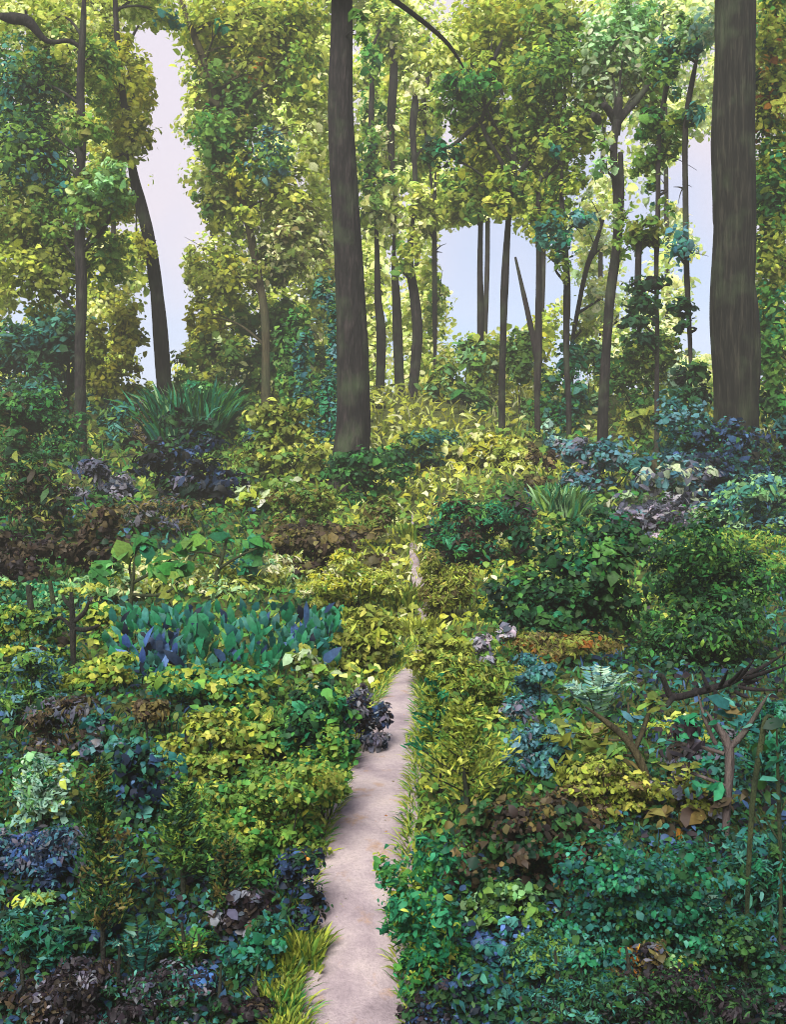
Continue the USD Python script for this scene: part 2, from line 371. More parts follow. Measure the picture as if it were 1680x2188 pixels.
# ------------------------------------------------------------------ trees
def ry_min(cl): return cl[3] * .8
def tree(name, label, D, pts, widths, clumps, bark=BARK, branches=(), cat='tree', big=0, leaf=(14, 8.5), dens=1.0, depth=1.3, n=10, rough=.12, ridges=0, group=None, far=False, root=True):
    rng = nrng()
    s = D / F
    clumps = list(clumps)
    if name in ('birch_tree', 'alder_tree', 'spruce_tree', 'ash_tree'):
        widths = [w * .84 for w in widths]
        up = [p for p in pts if 40 < p[1] < 560]
        pals = [c[4] for c in clumps if 'black' not in c[4] and 'teal:2' not in c[4]] or ['yg,mid']
        for q in range(4 if name != 'spruce_tree' else 2):
            a = up[rng.integers(len(up))]
            clumps.append((a[0] + rng.normal(0, 14), a[1] + rng.normal(0, 30), rng.uniform(22, 36), rng.uniform(24, 46), pals[rng.integers(len(pals))], -.9, .55))
    P = np.array([at(x, r, D) for x, r in pts])
    P[:, 1] += np.linspace(0, .4, len(P)) * rng.normal()
    x0, y0 = P[0, 0], P[0, 1]
    gz = float(ground_z(x0, y0))
    R = np.array(widths, float) * s / 2
    if P[0, 2] > gz:
        P = np.vstack([[x0, y0, gz - .25], P]) if P[0, 2] > gz + .4 else np.vstack([[x0, y0, gz - .25], P[1:]])
        if len(P) > len(R): R = np.concatenate([[R[0] * 1.12], R])
    origin = np.array([x0, y0, gz])
    t = thing(name, label, cat, origin, group)
    if root: R = R.copy(); R[0] *= 1.06
    part(t, 'trunk', tube(P - origin, R, n, max(8, len(P) * 7), rough, SEED[0], ridges), bark, smooth=True)
    for b in branches:
        bp, bw = b[0], b[1]; dy = b[2] if len(b) > 2 else 0
        Q = np.array([at(x, r, D) for x, r in bp]); Q[:, 1] += y0 - D + np.linspace(0, dy, len(Q))
        part(t, 'branch', tube(Q - origin, np.array(bw) * s / 2, 7, max(5, len(Q) * 4), .12, SEED[0]), bark, smooth=True)
    sets = []
    if not far:
        for cl in clumps:
            e = at(cl[0], cl[1], D + (cl[5] if len(cl) > 5 else 0))
            zs = e[2] - (.25 + .35 * rng.random()) * (abs(e[0] - x0) + ry_min(cl) * s)
            if e[2] < gz + 2: continue
            zs = float(np.clip(zs, P[0, 2] + .5, P[-1, 2] - .2))
            k = np.clip(np.searchsorted(P[:, 2], zs), 1, len(P) - 1)
            fr = (zs - P[k - 1, 2]) / max(P[k, 2] - P[k - 1, 2], 1e-6)
            st = P[k - 1] + (P[k] - P[k - 1]) * np.clip(fr, 0, 1)
            md = (st + e) / 2 + np.array([rng.normal(0, .15), rng.normal(0, .1), .12 * np.linalg.norm(e - st)])
            br = part(t, 'branch', tube(np.stack([st, md, e]) - origin, np.array([6.5, 4.5, 1.2]) * s / 2, 6, 9, .1, SEED[0]), bark, smooth=True)
            for q in range(2):
                tp = e + rng.normal(0, .55, 3) * np.array([cl[2], cl[2] * .6, cl[3]]) * s
                part(br, 'twig', tube(np.stack([md, (md + tp) / 2 + [0, 0, .1 * s * cl[3]], tp]) - origin, np.array([3, 2.2, .8]) * s / 2, 5, 6), bark, smooth=True)
    for cl in clumps:
        cx, cy, rx, ry, pal = cl[:5]; dz = cl[5] if len(cl) > 5 else 0; dn = cl[6] if len(cl) > 6 else 1.0
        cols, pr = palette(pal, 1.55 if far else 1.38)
        L, W = leaf[0] * s, leaf[1] * s
        nn = max(12, int(dens * dn * 4.2 * math.pi * rx * ry / (leaf[0] * leaf[1] * .5)))
        S = clump_leaves(rng, at(cx, cy, D + dz), (rx * s * 1.08, depth * (rx + ry) / 2 * s, ry * s * 1.08), nn, L, W, cols, pr)
        ok = ~in_gap(rng, S[0]) & (S[0][:, 2] > ground_z(S[0][:, 0], S[0][:, 1]))
        sets.append(tuple(a[ok] for a in S))
    if sets: emit(t, rng, origin, sets, big, LEAF_FAR, 'crown')
    return t

# far pale trees that close the view, each one beyond the crest
FAR = [
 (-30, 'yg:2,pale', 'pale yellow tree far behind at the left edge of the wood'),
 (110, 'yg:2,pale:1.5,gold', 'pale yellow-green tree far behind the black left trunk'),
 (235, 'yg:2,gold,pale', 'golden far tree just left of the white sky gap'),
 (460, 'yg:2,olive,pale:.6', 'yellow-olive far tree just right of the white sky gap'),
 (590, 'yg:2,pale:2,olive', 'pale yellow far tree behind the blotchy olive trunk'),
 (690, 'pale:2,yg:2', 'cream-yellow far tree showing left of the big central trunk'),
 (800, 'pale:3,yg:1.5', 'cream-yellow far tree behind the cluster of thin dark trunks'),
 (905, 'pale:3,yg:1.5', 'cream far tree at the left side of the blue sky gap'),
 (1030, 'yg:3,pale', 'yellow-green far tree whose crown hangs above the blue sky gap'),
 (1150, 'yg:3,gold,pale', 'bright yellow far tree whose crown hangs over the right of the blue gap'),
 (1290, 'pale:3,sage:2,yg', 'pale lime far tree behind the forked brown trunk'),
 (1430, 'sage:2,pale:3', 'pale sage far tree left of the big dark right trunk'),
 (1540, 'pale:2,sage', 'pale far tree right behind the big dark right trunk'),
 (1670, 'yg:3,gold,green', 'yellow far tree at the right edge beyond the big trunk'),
]
for i, (cx, pal, lab) in enumerate(FAR):
    r = np.random.default_rng(900 + i)
    Dp = 68 + r.uniform(-4, 5)
    cl = []
    for cy in np.arange(-60, 900, 105):
        w = 78 if cy < 300 else 70
        if 1180 < cx < 1480 and 300 < cy < 760: thin = .5
        else: thin = 1.0
        cl.append((cx + r.normal(0, 16), cy + r.normal(0, 15), w + r.uniform(-8, 14), 72 + r.uniform(-8, 14), pal, r.uniform(-1.5, 1.5), thin))
    tree('far_tree', lab, Dp, [(cx, 850), (cx + r.normal(0, 8), 500), (cx + r.normal(0, 14), 150), (cx + r.normal(0, 20), -60)], [12, 10, 8, 4], cl, BARK_PALE, far=True, leaf=(13, 8.5), dens=.95, depth=1.0, n=7)

T = []
tree('pine_tree', 'big straight grey-brown tree trunk just right of centre, tallest in the middle', 33,
     [(748, 990), (756, 900), (752, 700), (742, 500), (732, 340), (727, 200), (729, 80), (730, -80), (732, -260)], [74, 68, 62, 56, 54, 50, 44, 42, 38],
     [(700, -90, 150, 70, 'yg:2,olive'), (860, -130, 120, 60, 'yg:2,mid'), (775, 60, 22, 40, 'green,mid', -.3, .6)], BARK, [
     ([(735, -60), (800, -40), (880, 2), (930, 28), (968, 52), (1000, 88)], [13, 12, 11, 10, 9, 4], 2.0), ([(735, -150), (680, -190), (600, -230)], [18, 12, 5], -1)], n=28, rough=.1, ridges=9, leaf=(20, 13))
tree('oak_tree', 'massive dark furrowed tree trunk near the right edge', 32.5,
     [(1572, 930), (1570, 800), (1562, 650), (1568, 480), (1564, 320), (1566, 150), (1567, 0), (1568, -150), (1566, -300)], [88, 86, 86, 83, 85, 79, 77, 74, 70],
     [(1500, -130, 120, 60, 'yg:2,mid'), (1650, -140, 120, 60, 'mid,olive')], BARK_GREEN, [([(1568, -120), (1640, -190), (1720, -230)], [30, 20, 8], -1), ([(1566, -180), (1490, -220), (1400, -250)], [28, 18, 8], 1),
     ([(1592, 915), (1603, 840), (1606, 740), (1600, 640), (1590, 560)], [40, 34, 32, 26, 16], -.25)], n=36, rough=.1, ridges=13, leaf=(20, 13))
tree('ash_tree', 'black-brown thin tree trunk broken by foliage at the left', 40,
     [(172, 985), (172, 880), (172, 740), (175, 600), (170, 440), (176, 320), (174, 200), (180, 60), (182, 0)], [30, 28, 26, 28, 24, 22, 20, 16, 9],
     [(50, 190, 105, 110, 'dark:2,mid:1,teal:.6', 1.5), (70, 330, 115, 100, 'dark:1.6,mid:2,bteal:.5', 1.5), (30, 460, 80, 90, 'olive:2,mid', 1), (235, 395, 75, 45, 'mid:2,pgreen', -1.2),
      (175, 275, 60, 34, 'mid:2,olive', -1.6), (165, 420, 90, 60, 'dark:1,mid:2,teal:.5', 1.5), (60, 590, 110, 80, 'yg:1,olive:2', 1), (130, 520, 80, 70, 'olive,mid', 1.4), (230, 560, 60, 60, 'yg,mid', 1),
      (90, 50, 130, 60, 'yg:2,pale', 2), (120, 130, 110, 60, 'yg:1.5,mid,pale', 1.8), (230, 470, 50, 50, 'olive,mid', -.6), (205, 150, 60, 70, 'yg,mid', 1.5)], BARK, [
     ([(178, 108), (150, 92), (120, 98), (95, 88), (72, 62), (40, 58), (8, 54)], [9, 10, 9, 14, 22, 24, 10], -.8), ([(72, 62), (62, 45), (60, 30)], [10, 8, 4], -.3), ([(176, 540), (215, 515), (245, 492), (258, 482)], [8, 8, 7, 4], -1.5),
     ([(180, 330), (130, 300), (70, 250)], [12, 8, 3], 1)])
tree('ash_tree', 'grey-brown leaning thin tree with a kinked trunk beside the white sky gap', 45,
     [(352, 850), (345, 730), (338, 640), (322, 520), (300, 425), (284, 345), (272, 240), (263, 160), (256, 60), (254, -30)], [36, 38, 32, 30, 28, 18, 16, 15, 13, 11],
     [(288, 190, 45, 100, 'gold:3,yg', 1), (292, 290, 48, 55, 'gold:2,olive', -1.2), (222, 100, 55, 80, 'yg:2,olive', 1), (300, 8, 120, 45, 'yg:2,pale', 1), (262, 420, 36, 60, 'gold:2,yg', 1), (228, 200, 40, 60, 'yg,mid', 1),
      (350, 40, 40, 24, 'yg,teal:.5', .5), (255, 330, 35, 50, 'yg,gold', .8)], BARK, [([(264, 120), (278, 95), (300, 62)], [9, 8, 4], -.3), ([(300, 430), (294, 460), (298, 520)], [5, 4, 3], -.4)])
tree('ash_tree', 'slanting blotchy olive tree half hidden in leaves left of the big central trunk', 48,
     [(568, 760), (564, 660), (546, 560), (530, 480), (505, 380), (488, 290), (470, 230), (432, 120), (396, 30), (380, -40)], [20, 20, 18, 18, 20, 22, 22, 18, 14, 10],
     [(480, 55, 130, 75, 'yg:3,gold', 1.2), (565, 110, 75, 100, 'yg:2,gold:.6,olive', 1.2), (620, 40, 80, 60, 'yg:2,gold,mid', 1), (470, 190, 60, 80, 'olive,mid,oliveb:.6', 1), (520, 240, 60, 80, 'mid:2,dark:.7', 1), (572, 330, 60, 55, 'bteal:.6,mid:1.6,teal:.4', -.8, .7),
      (455, 290, 50, 60, 'mid:2,green', -.8), (640, 160, 55, 110, 'mid,yg', 1.5), (610, 430, 90, 80, 'olive:1,yg:1.5', 1.2), (640, 520, 80, 70, 'oliveb:.7,pale,olive', 1), (480, 430, 60, 70, 'mid,yg,olive', 1), (470, 590, 70, 70, 'yg,gold,olive', 1),
      (440, 680, 40, 60, 'gold:2,olive', 1), (570, 560, 70, 70, 'olive,pale,mid', 1.2), (672, 280, 40, 130, 'pale:1.5,yg:1.5', 1.6), (500, 345, 60, 45, 'mid,green,olive', -.6), (470, 60, 24, 14, 'emer', -1.5, .6), (540, 160, 30, 34, 'rust:.2,olive', -.8, .5)],
     BARK_OLIVE, [([(470, 230), (450, 215), (430, 240)], [16, 14, 6], .3), ([(505, 380), (540, 330), (590, 290)], [12, 9, 4], -.6), ([(488, 290), (540, 200), (590, 150)], [12, 9, 4], .8)])
# cluster of thin trunks behind the path's end
CL = 56
tree('birch_tree', 'leftmost thin dark trunk of the cluster right of the big central trunk', CL,
     [(810, 860), (815, 720), (808, 640), (806, 540), (800, 400), (794, 280), (795, 190), (798, 90)], [20, 24, 18, 12, 5, 14, 13, 5],
     [(790, 250, 34, 60, 'mid,pale,green:.6', 1.5), (790, 350, 26, 80, 'dark:.8,green,mid', -1), (800, 440, 30, 60, 'yg,pale,mid', -1), (815, 60, 50, 60, 'yg,pale,mid', 1.5), (795, 130, 30, 50, 'green,pale', 1.5)])
tree('birch_tree', 'second thin dark trunk of the central cluster, with a swelling high up', CL + 1,
     [(856, 870), (850, 720), (846, 620), (842, 540), (845, 430), (838, 350), (836, 240), (842, 140), (830, 60)], [22, 24, 20, 10, 8, 14, 22, 20, 6],
     [(850, 470, 30, 40, 'yg,pale', -1, .6), (868, 120, 50, 80, 'yg:2,pale,mid', 1.5), (850, 300, 40, 80, 'yg,pale,mid', 1.5)])
tree('birch_tree', 'third and darkest trunk of the central cluster with a knobbly outline', CL - 1,
     [(880, 885), (886, 800), (892, 700), (880, 600), (875, 540), (884, 460), (887, 380), (882, 290), (886, 240), (890, 175)], [20, 24, 26, 22, 18, 8, 12, 16, 20, 7],
     [(886, 425, 30, 30, 'yg,pale', -1, .5), (905, 330, 36, 60, 'yg:2,mid', 1.5), (920, 250, 36, 60, 'yg,pale', 1.5)], BARK, [([(873, 880), (880, 800), (884, 740)], [10, 9, 8], -.3)])
tree('birch_tree', 'thinnest rightmost trunk of the central cluster', CL,
     [(930, 790), (929, 680), (928, 560), (928, 440), (930, 380)], [8, 12, 13, 10, 4], [(930, 640, 40, 90, 'pale,yg,mid:.4', 1.5, .7), (945, 540, 20, 40, 'pale,yg', 1, .6), (965, 445, 46, 45, 'yg,olive', .5)], BARK, [([(905, 200), (922, 150), (946, 98)], [12, 13, 5], 0), ([(928, 440), (912, 300), (905, 200)], [5, 6, 12], 0)])
# right-hand trees
tree('alder_tree', 'short pale grey-brown trunk standing against the left of the blue sky gap', 52, [(1025, 790), (1028, 680), (1027, 580), (1029, 470), (1030, 420)], [14, 18, 14, 12, 5],
     [(1000, 440, 60, 50, 'yg:2,olive', .5), (1030, 370, 80, 60, 'mid,yg:1.5,olive', 1), (980, 400, 40, 50, 'yg,mid', 1)], BARK_PALE)
tree('alder_tree', 'dark slender trunk in front of the blue sky gap with a long slanting upper branch', 44,
     [(1073, 912), (1073, 820), (1076, 700), (1079, 600), (1086, 480), (1095, 390), (1102, 340)], [16, 16, 16, 20, 14, 12, 6],
     [(1000, 215, 80, 70, 'mid:2,yg,dark:.5', 1), (1010, 180, 55, 30, 'green:1.4,dark', -1), (948, 332, 40, 36, 'dark:2,emer:.5', -1), (1100, 50, 150, 75, 'yg:3,gold', 1.5), (1080, 290, 85, 80, 'yg:2,mid', 1.2), (1030, 310, 70, 70, 'mid:.6,yg:1.5,gold:.5', 1.4), (1110, 410, 60, 45, 'yg:2,mid', .8), (1050, 140, 70, 70, 'yg:3,mid:.7', 1.3), (960, 110, 60, 70, 'yg:2,pale', 1.5)], BARK,
     [([(1095, 390), (1130, 345), (1160, 300), (1185, 265)], [10, 12, 9, 5], -.4), ([(1030, 260), (1000, 285), (975, 310), (950, 325)], [9, 9, 8, 5], -.4), ([(1095, 390), (1060, 330), (1030, 260), (1072, 195)], [8, 8, 9, 4], -.3),
      ([(1030, 260), (1042, 180), (1052, 80)], [6, 6, 3], 0), ([(1055, 130), (1066, 105), (1075, 85)], [10, 9, 4], 0)])
tree('alder_tree', 'forked grey trunk whose left stem leans out against the blue sky', 43,
     [(1151, 965), (1148, 860), (1150, 760), (1152, 640), (1152, 520), (1152, 400), (1170, 370), (1200, 335), (1215, 318)], [14, 14, 20, 16, 13, 11, 12, 11, 5],
     [(1160, 330, 70, 60, 'yg,mid,olive', 1.3), (1170, 150, 80, 80, 'mid,dark:.8,yg', -.5), (1180, 60, 60, 60, 'olive,mid', .5), (1220, 100, 45, 70, 'olive,dark:.5,mid', .5), (1165, 440, 40, 40, 'yg:2,mid', .8), (1130, 230, 60, 70, 'mid,yg:2', 1)], BARK_PALE,
     [([(1148, 770), (1136, 700), (1122, 630), (1104, 545)], [12, 12, 10, 5], .4), ([(1225, 50), (1245, 38), (1262, 22)], [4, 5, 3], -.5)])
tree('alder_tree', 'wavy thin trunk with teal leaf clusters right of the blue sky gap', 42,
     [(1215, 950), (1216, 860), (1212, 760), (1214, 640), (1212, 540), (1205, 440), (1204, 330)], [14, 14, 14, 18, 14, 12, 6],
     [(1180, 495, 42, 46, 'teal:2,bteal,emer:.6', -.7, .6), (1240, 475, 34, 36, 'teal:2,bteal:.6,emer:.6', -.7, .55), (1230, 280, 80, 70, 'olive,mid,yg', 1.2), (1215, 390, 55, 55, 'yg,mid', 1.2), (1190, 320, 18, 20, 'emer,teal', -.6, .8)], BARK)
tree('alder_tree', 'brown double trunk spreading into three stubby boughs at the right', 41,
     [(1288, 945), (1290, 850), (1296, 740), (1305, 620), (1318, 520), (1316, 420), (1310, 330), (1316, 262)], [26, 26, 22, 24, 24, 18, 18, 16],
     [(1300, 110, 80, 100, 'sage,mid,pgreen', 1.2), (1340, 60, 70, 70, 'pgreen:2,mid', 1.2), (1270, 200, 55, 55, 'mid,olive,sage', 1.2), (1330, 170, 50, 50, 'sage,mid,pale', 1.2), (1390, 190, 45, 60, 'olive,mid', 1)], BARK,
     [([(1316, 290), (1318, 250), (1320, 215)], [18, 22, 15], -.3), ([(1316, 268), (1300, 245), (1284, 235)], [14, 16, 12], -.5), ([(1280, 262), (1272, 258), (1262, 256)], [14, 20, 12], -.5), ([(1318, 270), (1338, 240), (1362, 212), (1410, 150), (1440, 110)], [14, 14, 14, 12, 6], .5),
      ([(1323, 500), (1326, 420), (1324, 330)], [14, 14, 10], -.2)])
tree('aspen_tree', 'faint slanting pale sapling in the pale lime foliage', 50, [(1222, 760), (1230, 690), (1250, 590), (1266, 540), (1290, 470)], [8, 9, 10, 12, 5],
     [(1275, 450, 55, 70, 'pale:2,sage', 1, .6), (1290, 640, 60, 60, 'pale:2,sage', 1, .6), (1240, 705, 40, 30, 'yg,pale', .6), (1300, 530, 40, 50, 'pale,sage', 1, .6)], BARK_PALE)
tree('spruce_tree', 'slim trunk carrying flat dark green tiers at mid height, right of the forked brown trunk', 38,
     [(1404, 800), (1404, 700), (1402, 560), (1405, 420), (1406, 300), (1420, 200), (1424, 140)], [11, 10, 12, 12, 12, 13, 5],
     [(1398, 265, 55, 34, 'dark,green:1.4,mid', 0), (1390, 340, 45, 40, 'mid,yg', .6), (1430, 330, 45, 45, 'yg,mid', .8), (1380, 492, 55, 26, 'olive,mid', -.4), (1410, 410, 32, 34, 'mid,teal:.5', .4), (1440, 100, 46, 34, 'dark,teal', -.4), (1410, 130, 40, 50, 'mid,dark:.5', .5), (1375, 505, 50, 22, 'mid,olive', -.3),
      (1385, 605, 58, 16, 'dark:3,black:.4', -.4, 1.6), (1372, 645, 48, 22, 'dark:3', -.4, 1.4), (1360, 688, 55, 12, 'dark:3,black:.5', -.4, 1.8), (1370, 725, 38, 16, 'dark:3', -.4, 1.5)], BARK_PALE, [([(1362, 640), (1361, 560), (1360, 500)], [14, 13, 12], -.5)], leaf=(15, 9))
tree('spruce_tree', 'thin trunk with dark ragged tiers and a teal spray, beside the massive right trunk', 36,
     [(1474, 870), (1476, 760), (1470, 620), (1467, 500), (1466, 380), (1468, 260), (1482, 170), (1492, 120), (1506, 45)], [9, 10, 14, 15, 14, 14, 13, 8, 5],
     [(1458, 530, 42, 50, 'bteal:1.4,teal,sage:.5', -.4, .5), (1462, 655, 32, 20, 'dark:3,black:.4', -.4, 1.5), (1472, 700, 34, 20, 'dark:3,black:.4', -.4, 1.4), (1480, 80, 45, 60, 'sage,pgreen,mid', .6), (1482, 225, 30, 30, 'pale,mid', .6), (1450, 260, 40, 24, 'yg,mid', .6), (1480, 110, 24, 16, 'dark,teal', -.5), (1440, 400, 36, 60, 'yg,pale,mid', .8, .8),
      (1478, 800, 40, 26, 'dark:3,black:.4', -.4, 1.4), (1470, 850, 55, 30, 'dark:3,black:.3', -.4, 1.4), (1475, 755, 30, 18, 'pteal,sage', .4, .7)], BARK_PALE, leaf=(15, 9))
tree('beech_tree', 'leafy tree with yellow, green and orange leaves filling the right edge', 36, [(1745, 900), (1750, 600), (1745, 300), (1740, 0)], [40, 36, 30, 20],
     [(1650, 40, 50, 75, 'yg:2,green,rust:.3'), (1650, 150, 48, 80, 'yg:2,dark,rust:.5'), (1645, 250, 46, 70, 'yg:2,dark:.8,rust:.6'), (1650, 340, 46, 70, 'green,yg,emer:.5'), (1645, 440, 46, 80, 'green:1.2,yg,dark:.4'), (1648, 550, 44, 80, 'yg,olive,mid'), (1652, 660, 44, 80, 'green:2,emer,yg:.5'), (1655, 770, 48, 80, 'green:2,mid'), (1655, 860, 50, 50, 'green,dark'), (1730, 300, 70, 300, 'mid,yg', .8, .6)], BARK,
     [([(1748, 420), (1700, 380), (1650, 340)], [16, 10, 4]), ([(1748, 620), (1700, 590), (1650, 560)], [16, 10, 4])], big=20)

# ------------------------------------------------------------------ plants
def stems(t, rng, origin, tips, base_r, mat, w):
    for tip in tips:
        b = np.array([rng.normal(0, base_r), rng.normal(0, base_r), -.08])
        mid = b * .6 + (tip - origin) * .5 + np.array([0, 0, .12 * np.linalg.norm(tip - origin)])
        part(t, 'stem', tube([b, mid, tip - origin], [w, w * .75, w * .3], 5, 6), mat, smooth=True)

def plant(cx, base, w, h, form, pal, label, cat='shrub', name=None, big=10, stem=STEM, leaf=None, dens=1.0, group=None, D=None, points=None):
    """A plant whose foot stands at picture row `base` on the ground and which is w wide and h tall in picture units."""
    rng = nrng()
    if form in ('round', 'low'): w, h = w * 1.14, h * 1.12
    D = D or depth_of(base)
    s = D / F
    x = (cx - 840) * s
    gz = float(ground_z(x, D)) if base > 850 else float(ground_z(x, D))
    origin = np.array([x, D, gz])
    if leaf is None and form in ('round', 'low'):
        ll = rng.choice([11, 12.5, 14, 16, 18.5], p=[.2, .25, .25, .2, .1]); leaf = (ll, ll * rng.choice([.3, .45, .6, .7]))
    top = at(cx, base - h, D)[2]
    H = max(top - gz, .05); Wd = w * s
    cols, pr = palette(pal)
    defaults = {'round': 'leafy_shrub', 'blade': 'grass_clump', 'fern': 'fern', 'sapling': 'sapling', 'fuzzy': 'conifer_sapling', 'broad': 'broadleaf_plant', 'low': 'low_shrub'}
    t = thing(name or defaults[form], label, cat, origin, group)
    if form in ('round', 'low'):
        L, W = (leaf or (15.5, 9)); L, W = L * s, W * s
        nb = int(np.clip(w * h / 2600, 5, 16))
        total = int(dens * 5.4 * w * h * .8 / ((leaf or (15.5, 9))[0] * (leaf or (15.5, 9))[1] * .5))
        sets, tips = [], []
        for b in range(nb):
            u = rng.uniform(-.36, .36); v = rng.uniform(.06, .84)
            wid = math.sqrt(max(0, 1 - ((v - .42) / .62) ** 2))
            c = origin + np.array([u * Wd * wid, rng.uniform(-.3, .3) * Wd * .7, v * H])
            r = np.array([rng.uniform(.2, .3) * Wd, rng.uniform(.18, .28) * Wd, rng.uniform(.15, .24) * H])
            r = np.maximum(r, .3 * r.max())
            sets.append(clump_leaves(rng, c, r, max(10, total // nb), L, W, cols, pr))
            tips.append(c)
        sets = [tuple(a[S[0][:, 2] > ground_z(S[0][:, 0], S[0][:, 1]) + .01] for a in S) for S in sets]
        stems(t, rng, origin, tips[:4], Wd * .05, stem, max(.006, .03 * Wd * .3))
        emit(t, rng, origin, sets, big)
    elif form == 'blade':
        L = leaf[0] * s if leaf else H; W = (leaf[1] if leaf else 6.5) * s
        n = int(dens * (90 + w * h / 30))
        C = origin + np.stack([rng.uniform(-.5, .5, n) * Wd * .8, rng.normal(0, .18, n) * Wd, np.zeros(n)], 1)
        C[:, 2] = ground_z(C[:, 0], C[:, 1]) - .01
        lift = rng.uniform(0, .45, n) * max(H - L, 0) / .45
        C[:, 2] += lift
        d = np.stack([(C[:, 0] - x) / Wd * .55 + rng.normal(0, .16, n), rng.normal(0, .25, n), np.ones(n)], 1)
        col = cols[rng.choice(len(cols), n, p=pr)] * rng.uniform(.8, 1.2, (n, 1))
        ln = L * rng.uniform(.5, 1.08, n)
        front = np.argsort(C[:, 1])[:big]
        for k in front:
            v, f, c = blades(rng, C[k:k + 1] - origin, d[k:k + 1], ln[k:k + 1], W * 1.2, .3, col[k:k + 1])
            part(t, 'blade', (v, f), LEAF, smooth=True, col=c)
        r_ = np.setdiff1d(np.arange(n), front)
        v, f, c = blades(rng, C[r_] - origin, d[r_], ln[r_], W, rng.uniform(.1, .7, len(r_)), col[r_])
        part(t, 'blades', (v, f), LEAF, smooth=True, col=c, kind='stuff')
    elif form == 'fern':
        nf = int(9 * dens) + 3
        for k in range(nf):
            az = 2 * math.pi * k / nf + rng.normal(0, .25); ln = .5 * Wd * rng.uniform(.75, 1.1); hh = H * rng.uniform(.65, 1.0)
            dr = np.array([math.cos(az), math.sin(az) * .8, 0])
            u = np.linspace(0, 1, 7)
            pts = np.stack([dr[0] * ln * u, dr[1] * ln * u, hh * np.sin(u * math.pi * .62) * .98 - .06], 1)
            fr = part(t, 'stalk', tube(pts, np.linspace(.008, .002, 7) * max(1, Wd), 4, 10), stem, smooth=True)
            m = 20
            uu = np.repeat(np.linspace(.14, 1, m), 2)
            cc = np.stack([np.interp(uu, u, pts[:, i]) for i in range(3)], 1); tg = unit(np.stack([np.interp(uu, u, np.gradient(pts[:, i])) for i in range(3)], 1))
            sd_ = unit(np.cross(tg, [0, 0, 1.0])) * np.where(np.arange(2 * m) % 2, 1, -1)[:, None]
            A = unit(sd_ + tg * .6 + rng.normal(0, .1, (2 * m, 3)) - [0, 0, .2]); N = unit(np.cross(tg, sd_) * np.where(np.arange(2 * m) % 2, 1, -1)[:, None] * 1 + rng.normal(0, .2, (2 * m, 3)))
            pl = np.sin(np.clip(uu, .1, .97) * math.pi * .9 + .25) * .30 * ln + .03 * ln
            base_c = cols[rng.choice(len(cols), p=pr)]
            col = np.where(rng.random((2 * m, 1)) < .6, base_c, cols[rng.choice(len(cols), 2 * m, p=pr)]) * rng.uniform(.8, 1.2, (2 * m, 1))
            v, f, c = leaves(rng, cc + A * pl[:, None] * .5, A, N, pl * 1.05, pl * .2 + .006, col)
            part(fr, 'frond', (v, f), LEAF, smooth=True, col=c)
    elif form == 'fuzzy':
        lean = rng.normal(0, .03) * H
        P = np.array([[0, 0, -.08], [lean * .5, 0, H * .5], [lean, 0, H * .97]])
        part(t, 'stem', tube(P, [max(.012, 6 * s), max(.01, 5 * s), .004], 6, 9), stem, smooth=True)
        lo = .22
        nb = int(16 + h / 9); sets = []
        for k in range(nb):
            u = lo + (1 - lo) * (k + rng.random()) / nb
            az = k * 2.4 + rng.normal(0, .3); rad = .5 * Wd * (1 - ((u - lo) / (1 - lo)) ** 1.5 * .8) * rng.uniform(.7, 1.1)
            p0 = np.array([lean * u, 0, H * u]); dr = np.array([math.cos(az), math.sin(az), .62])
            p1 = p0 + dr * rad
            if k % 2 == 0: part(t, 'twig', tube([p0, (p0 + p1) / 2 - [0, 0, .04 * rad], p1], [2.2 * s, 1.6 * s, .8 * s], 4, 5), stem)
            n = int(dens * 42)
            q = rng.random(n) ** .8
            C = origin + p0 + dr * rad * q[:, None] + rng.normal(0, .11, (n, 3)) * rad
            A = unit(dr * .7 + rng.normal(0, .45, (n, 3)) + [0, 0, .1]); N = unit(rng.normal(0, .6, (n, 3)) + [0, -.5, .4])
            col = cols[np.where(rng.random(n) < .5, rng.choice(len(cols), p=pr), rng.choice(len(cols), n, p=pr))] * rng.uniform(.8, 1.2, (n, 1))
            ll = (leaf or (19, 5))
            sets.append((C, A, N, ll[0] * s * rng.uniform(.6, 1.3, n), ll[1] * s * rng.uniform(.7, 1.3, n), col))
        emit(t, rng, origin, sets, big, name='needles', leaf_name='spray', bigscale=1.2)
    elif form == 'broad':      # upright oval leaves on short stalks in ranks
        n = int(dens * w * h / 190)
        L, W = (leaf or (36, 15)); L, W = L * s, W * s
        u = rng.uniform(-.5, .5, n); v = rng.random(n)
        C = origin + np.stack([u * Wd, rng.uniform(-.25, .25, n) * min(Wd, 1.6) + .3 * v * H, v * (H - L * .6) + L * .3], 1)
        A = unit(np.stack([u * .7 + rng.normal(0, .5, n), rng.normal(-.1, .45, n), np.ones(n)], 1)); N = unit(np.stack([rng.normal(0, .55, n), -np.ones(n), rng.uniform(.1, .7, n)], 1))
        col = cols[rng.choice(len(cols), n, p=pr)] * rng.uniform(.82, 1.2, (n, 1))
        S = (C, A, N, L * rng.uniform(.7, 1.2, n), W * rng.uniform(.75, 1.2, n), col)
        for k in rng.choice(n, min(8, n), replace=False):
            q = C[k] - A[k] * L * .5 - origin
            part(t, 'stem', tube([[q[0] * .9, q[1], -.06], q], [.006 + 2 * s, .003 + s], 5, 4), stem)
        emit(t, rng, origin, [S], max(big, 40))
    elif form == 'sapling':    # explicit stem and limbs, large leaves at the limb ends
        pts_list, leafspots = points
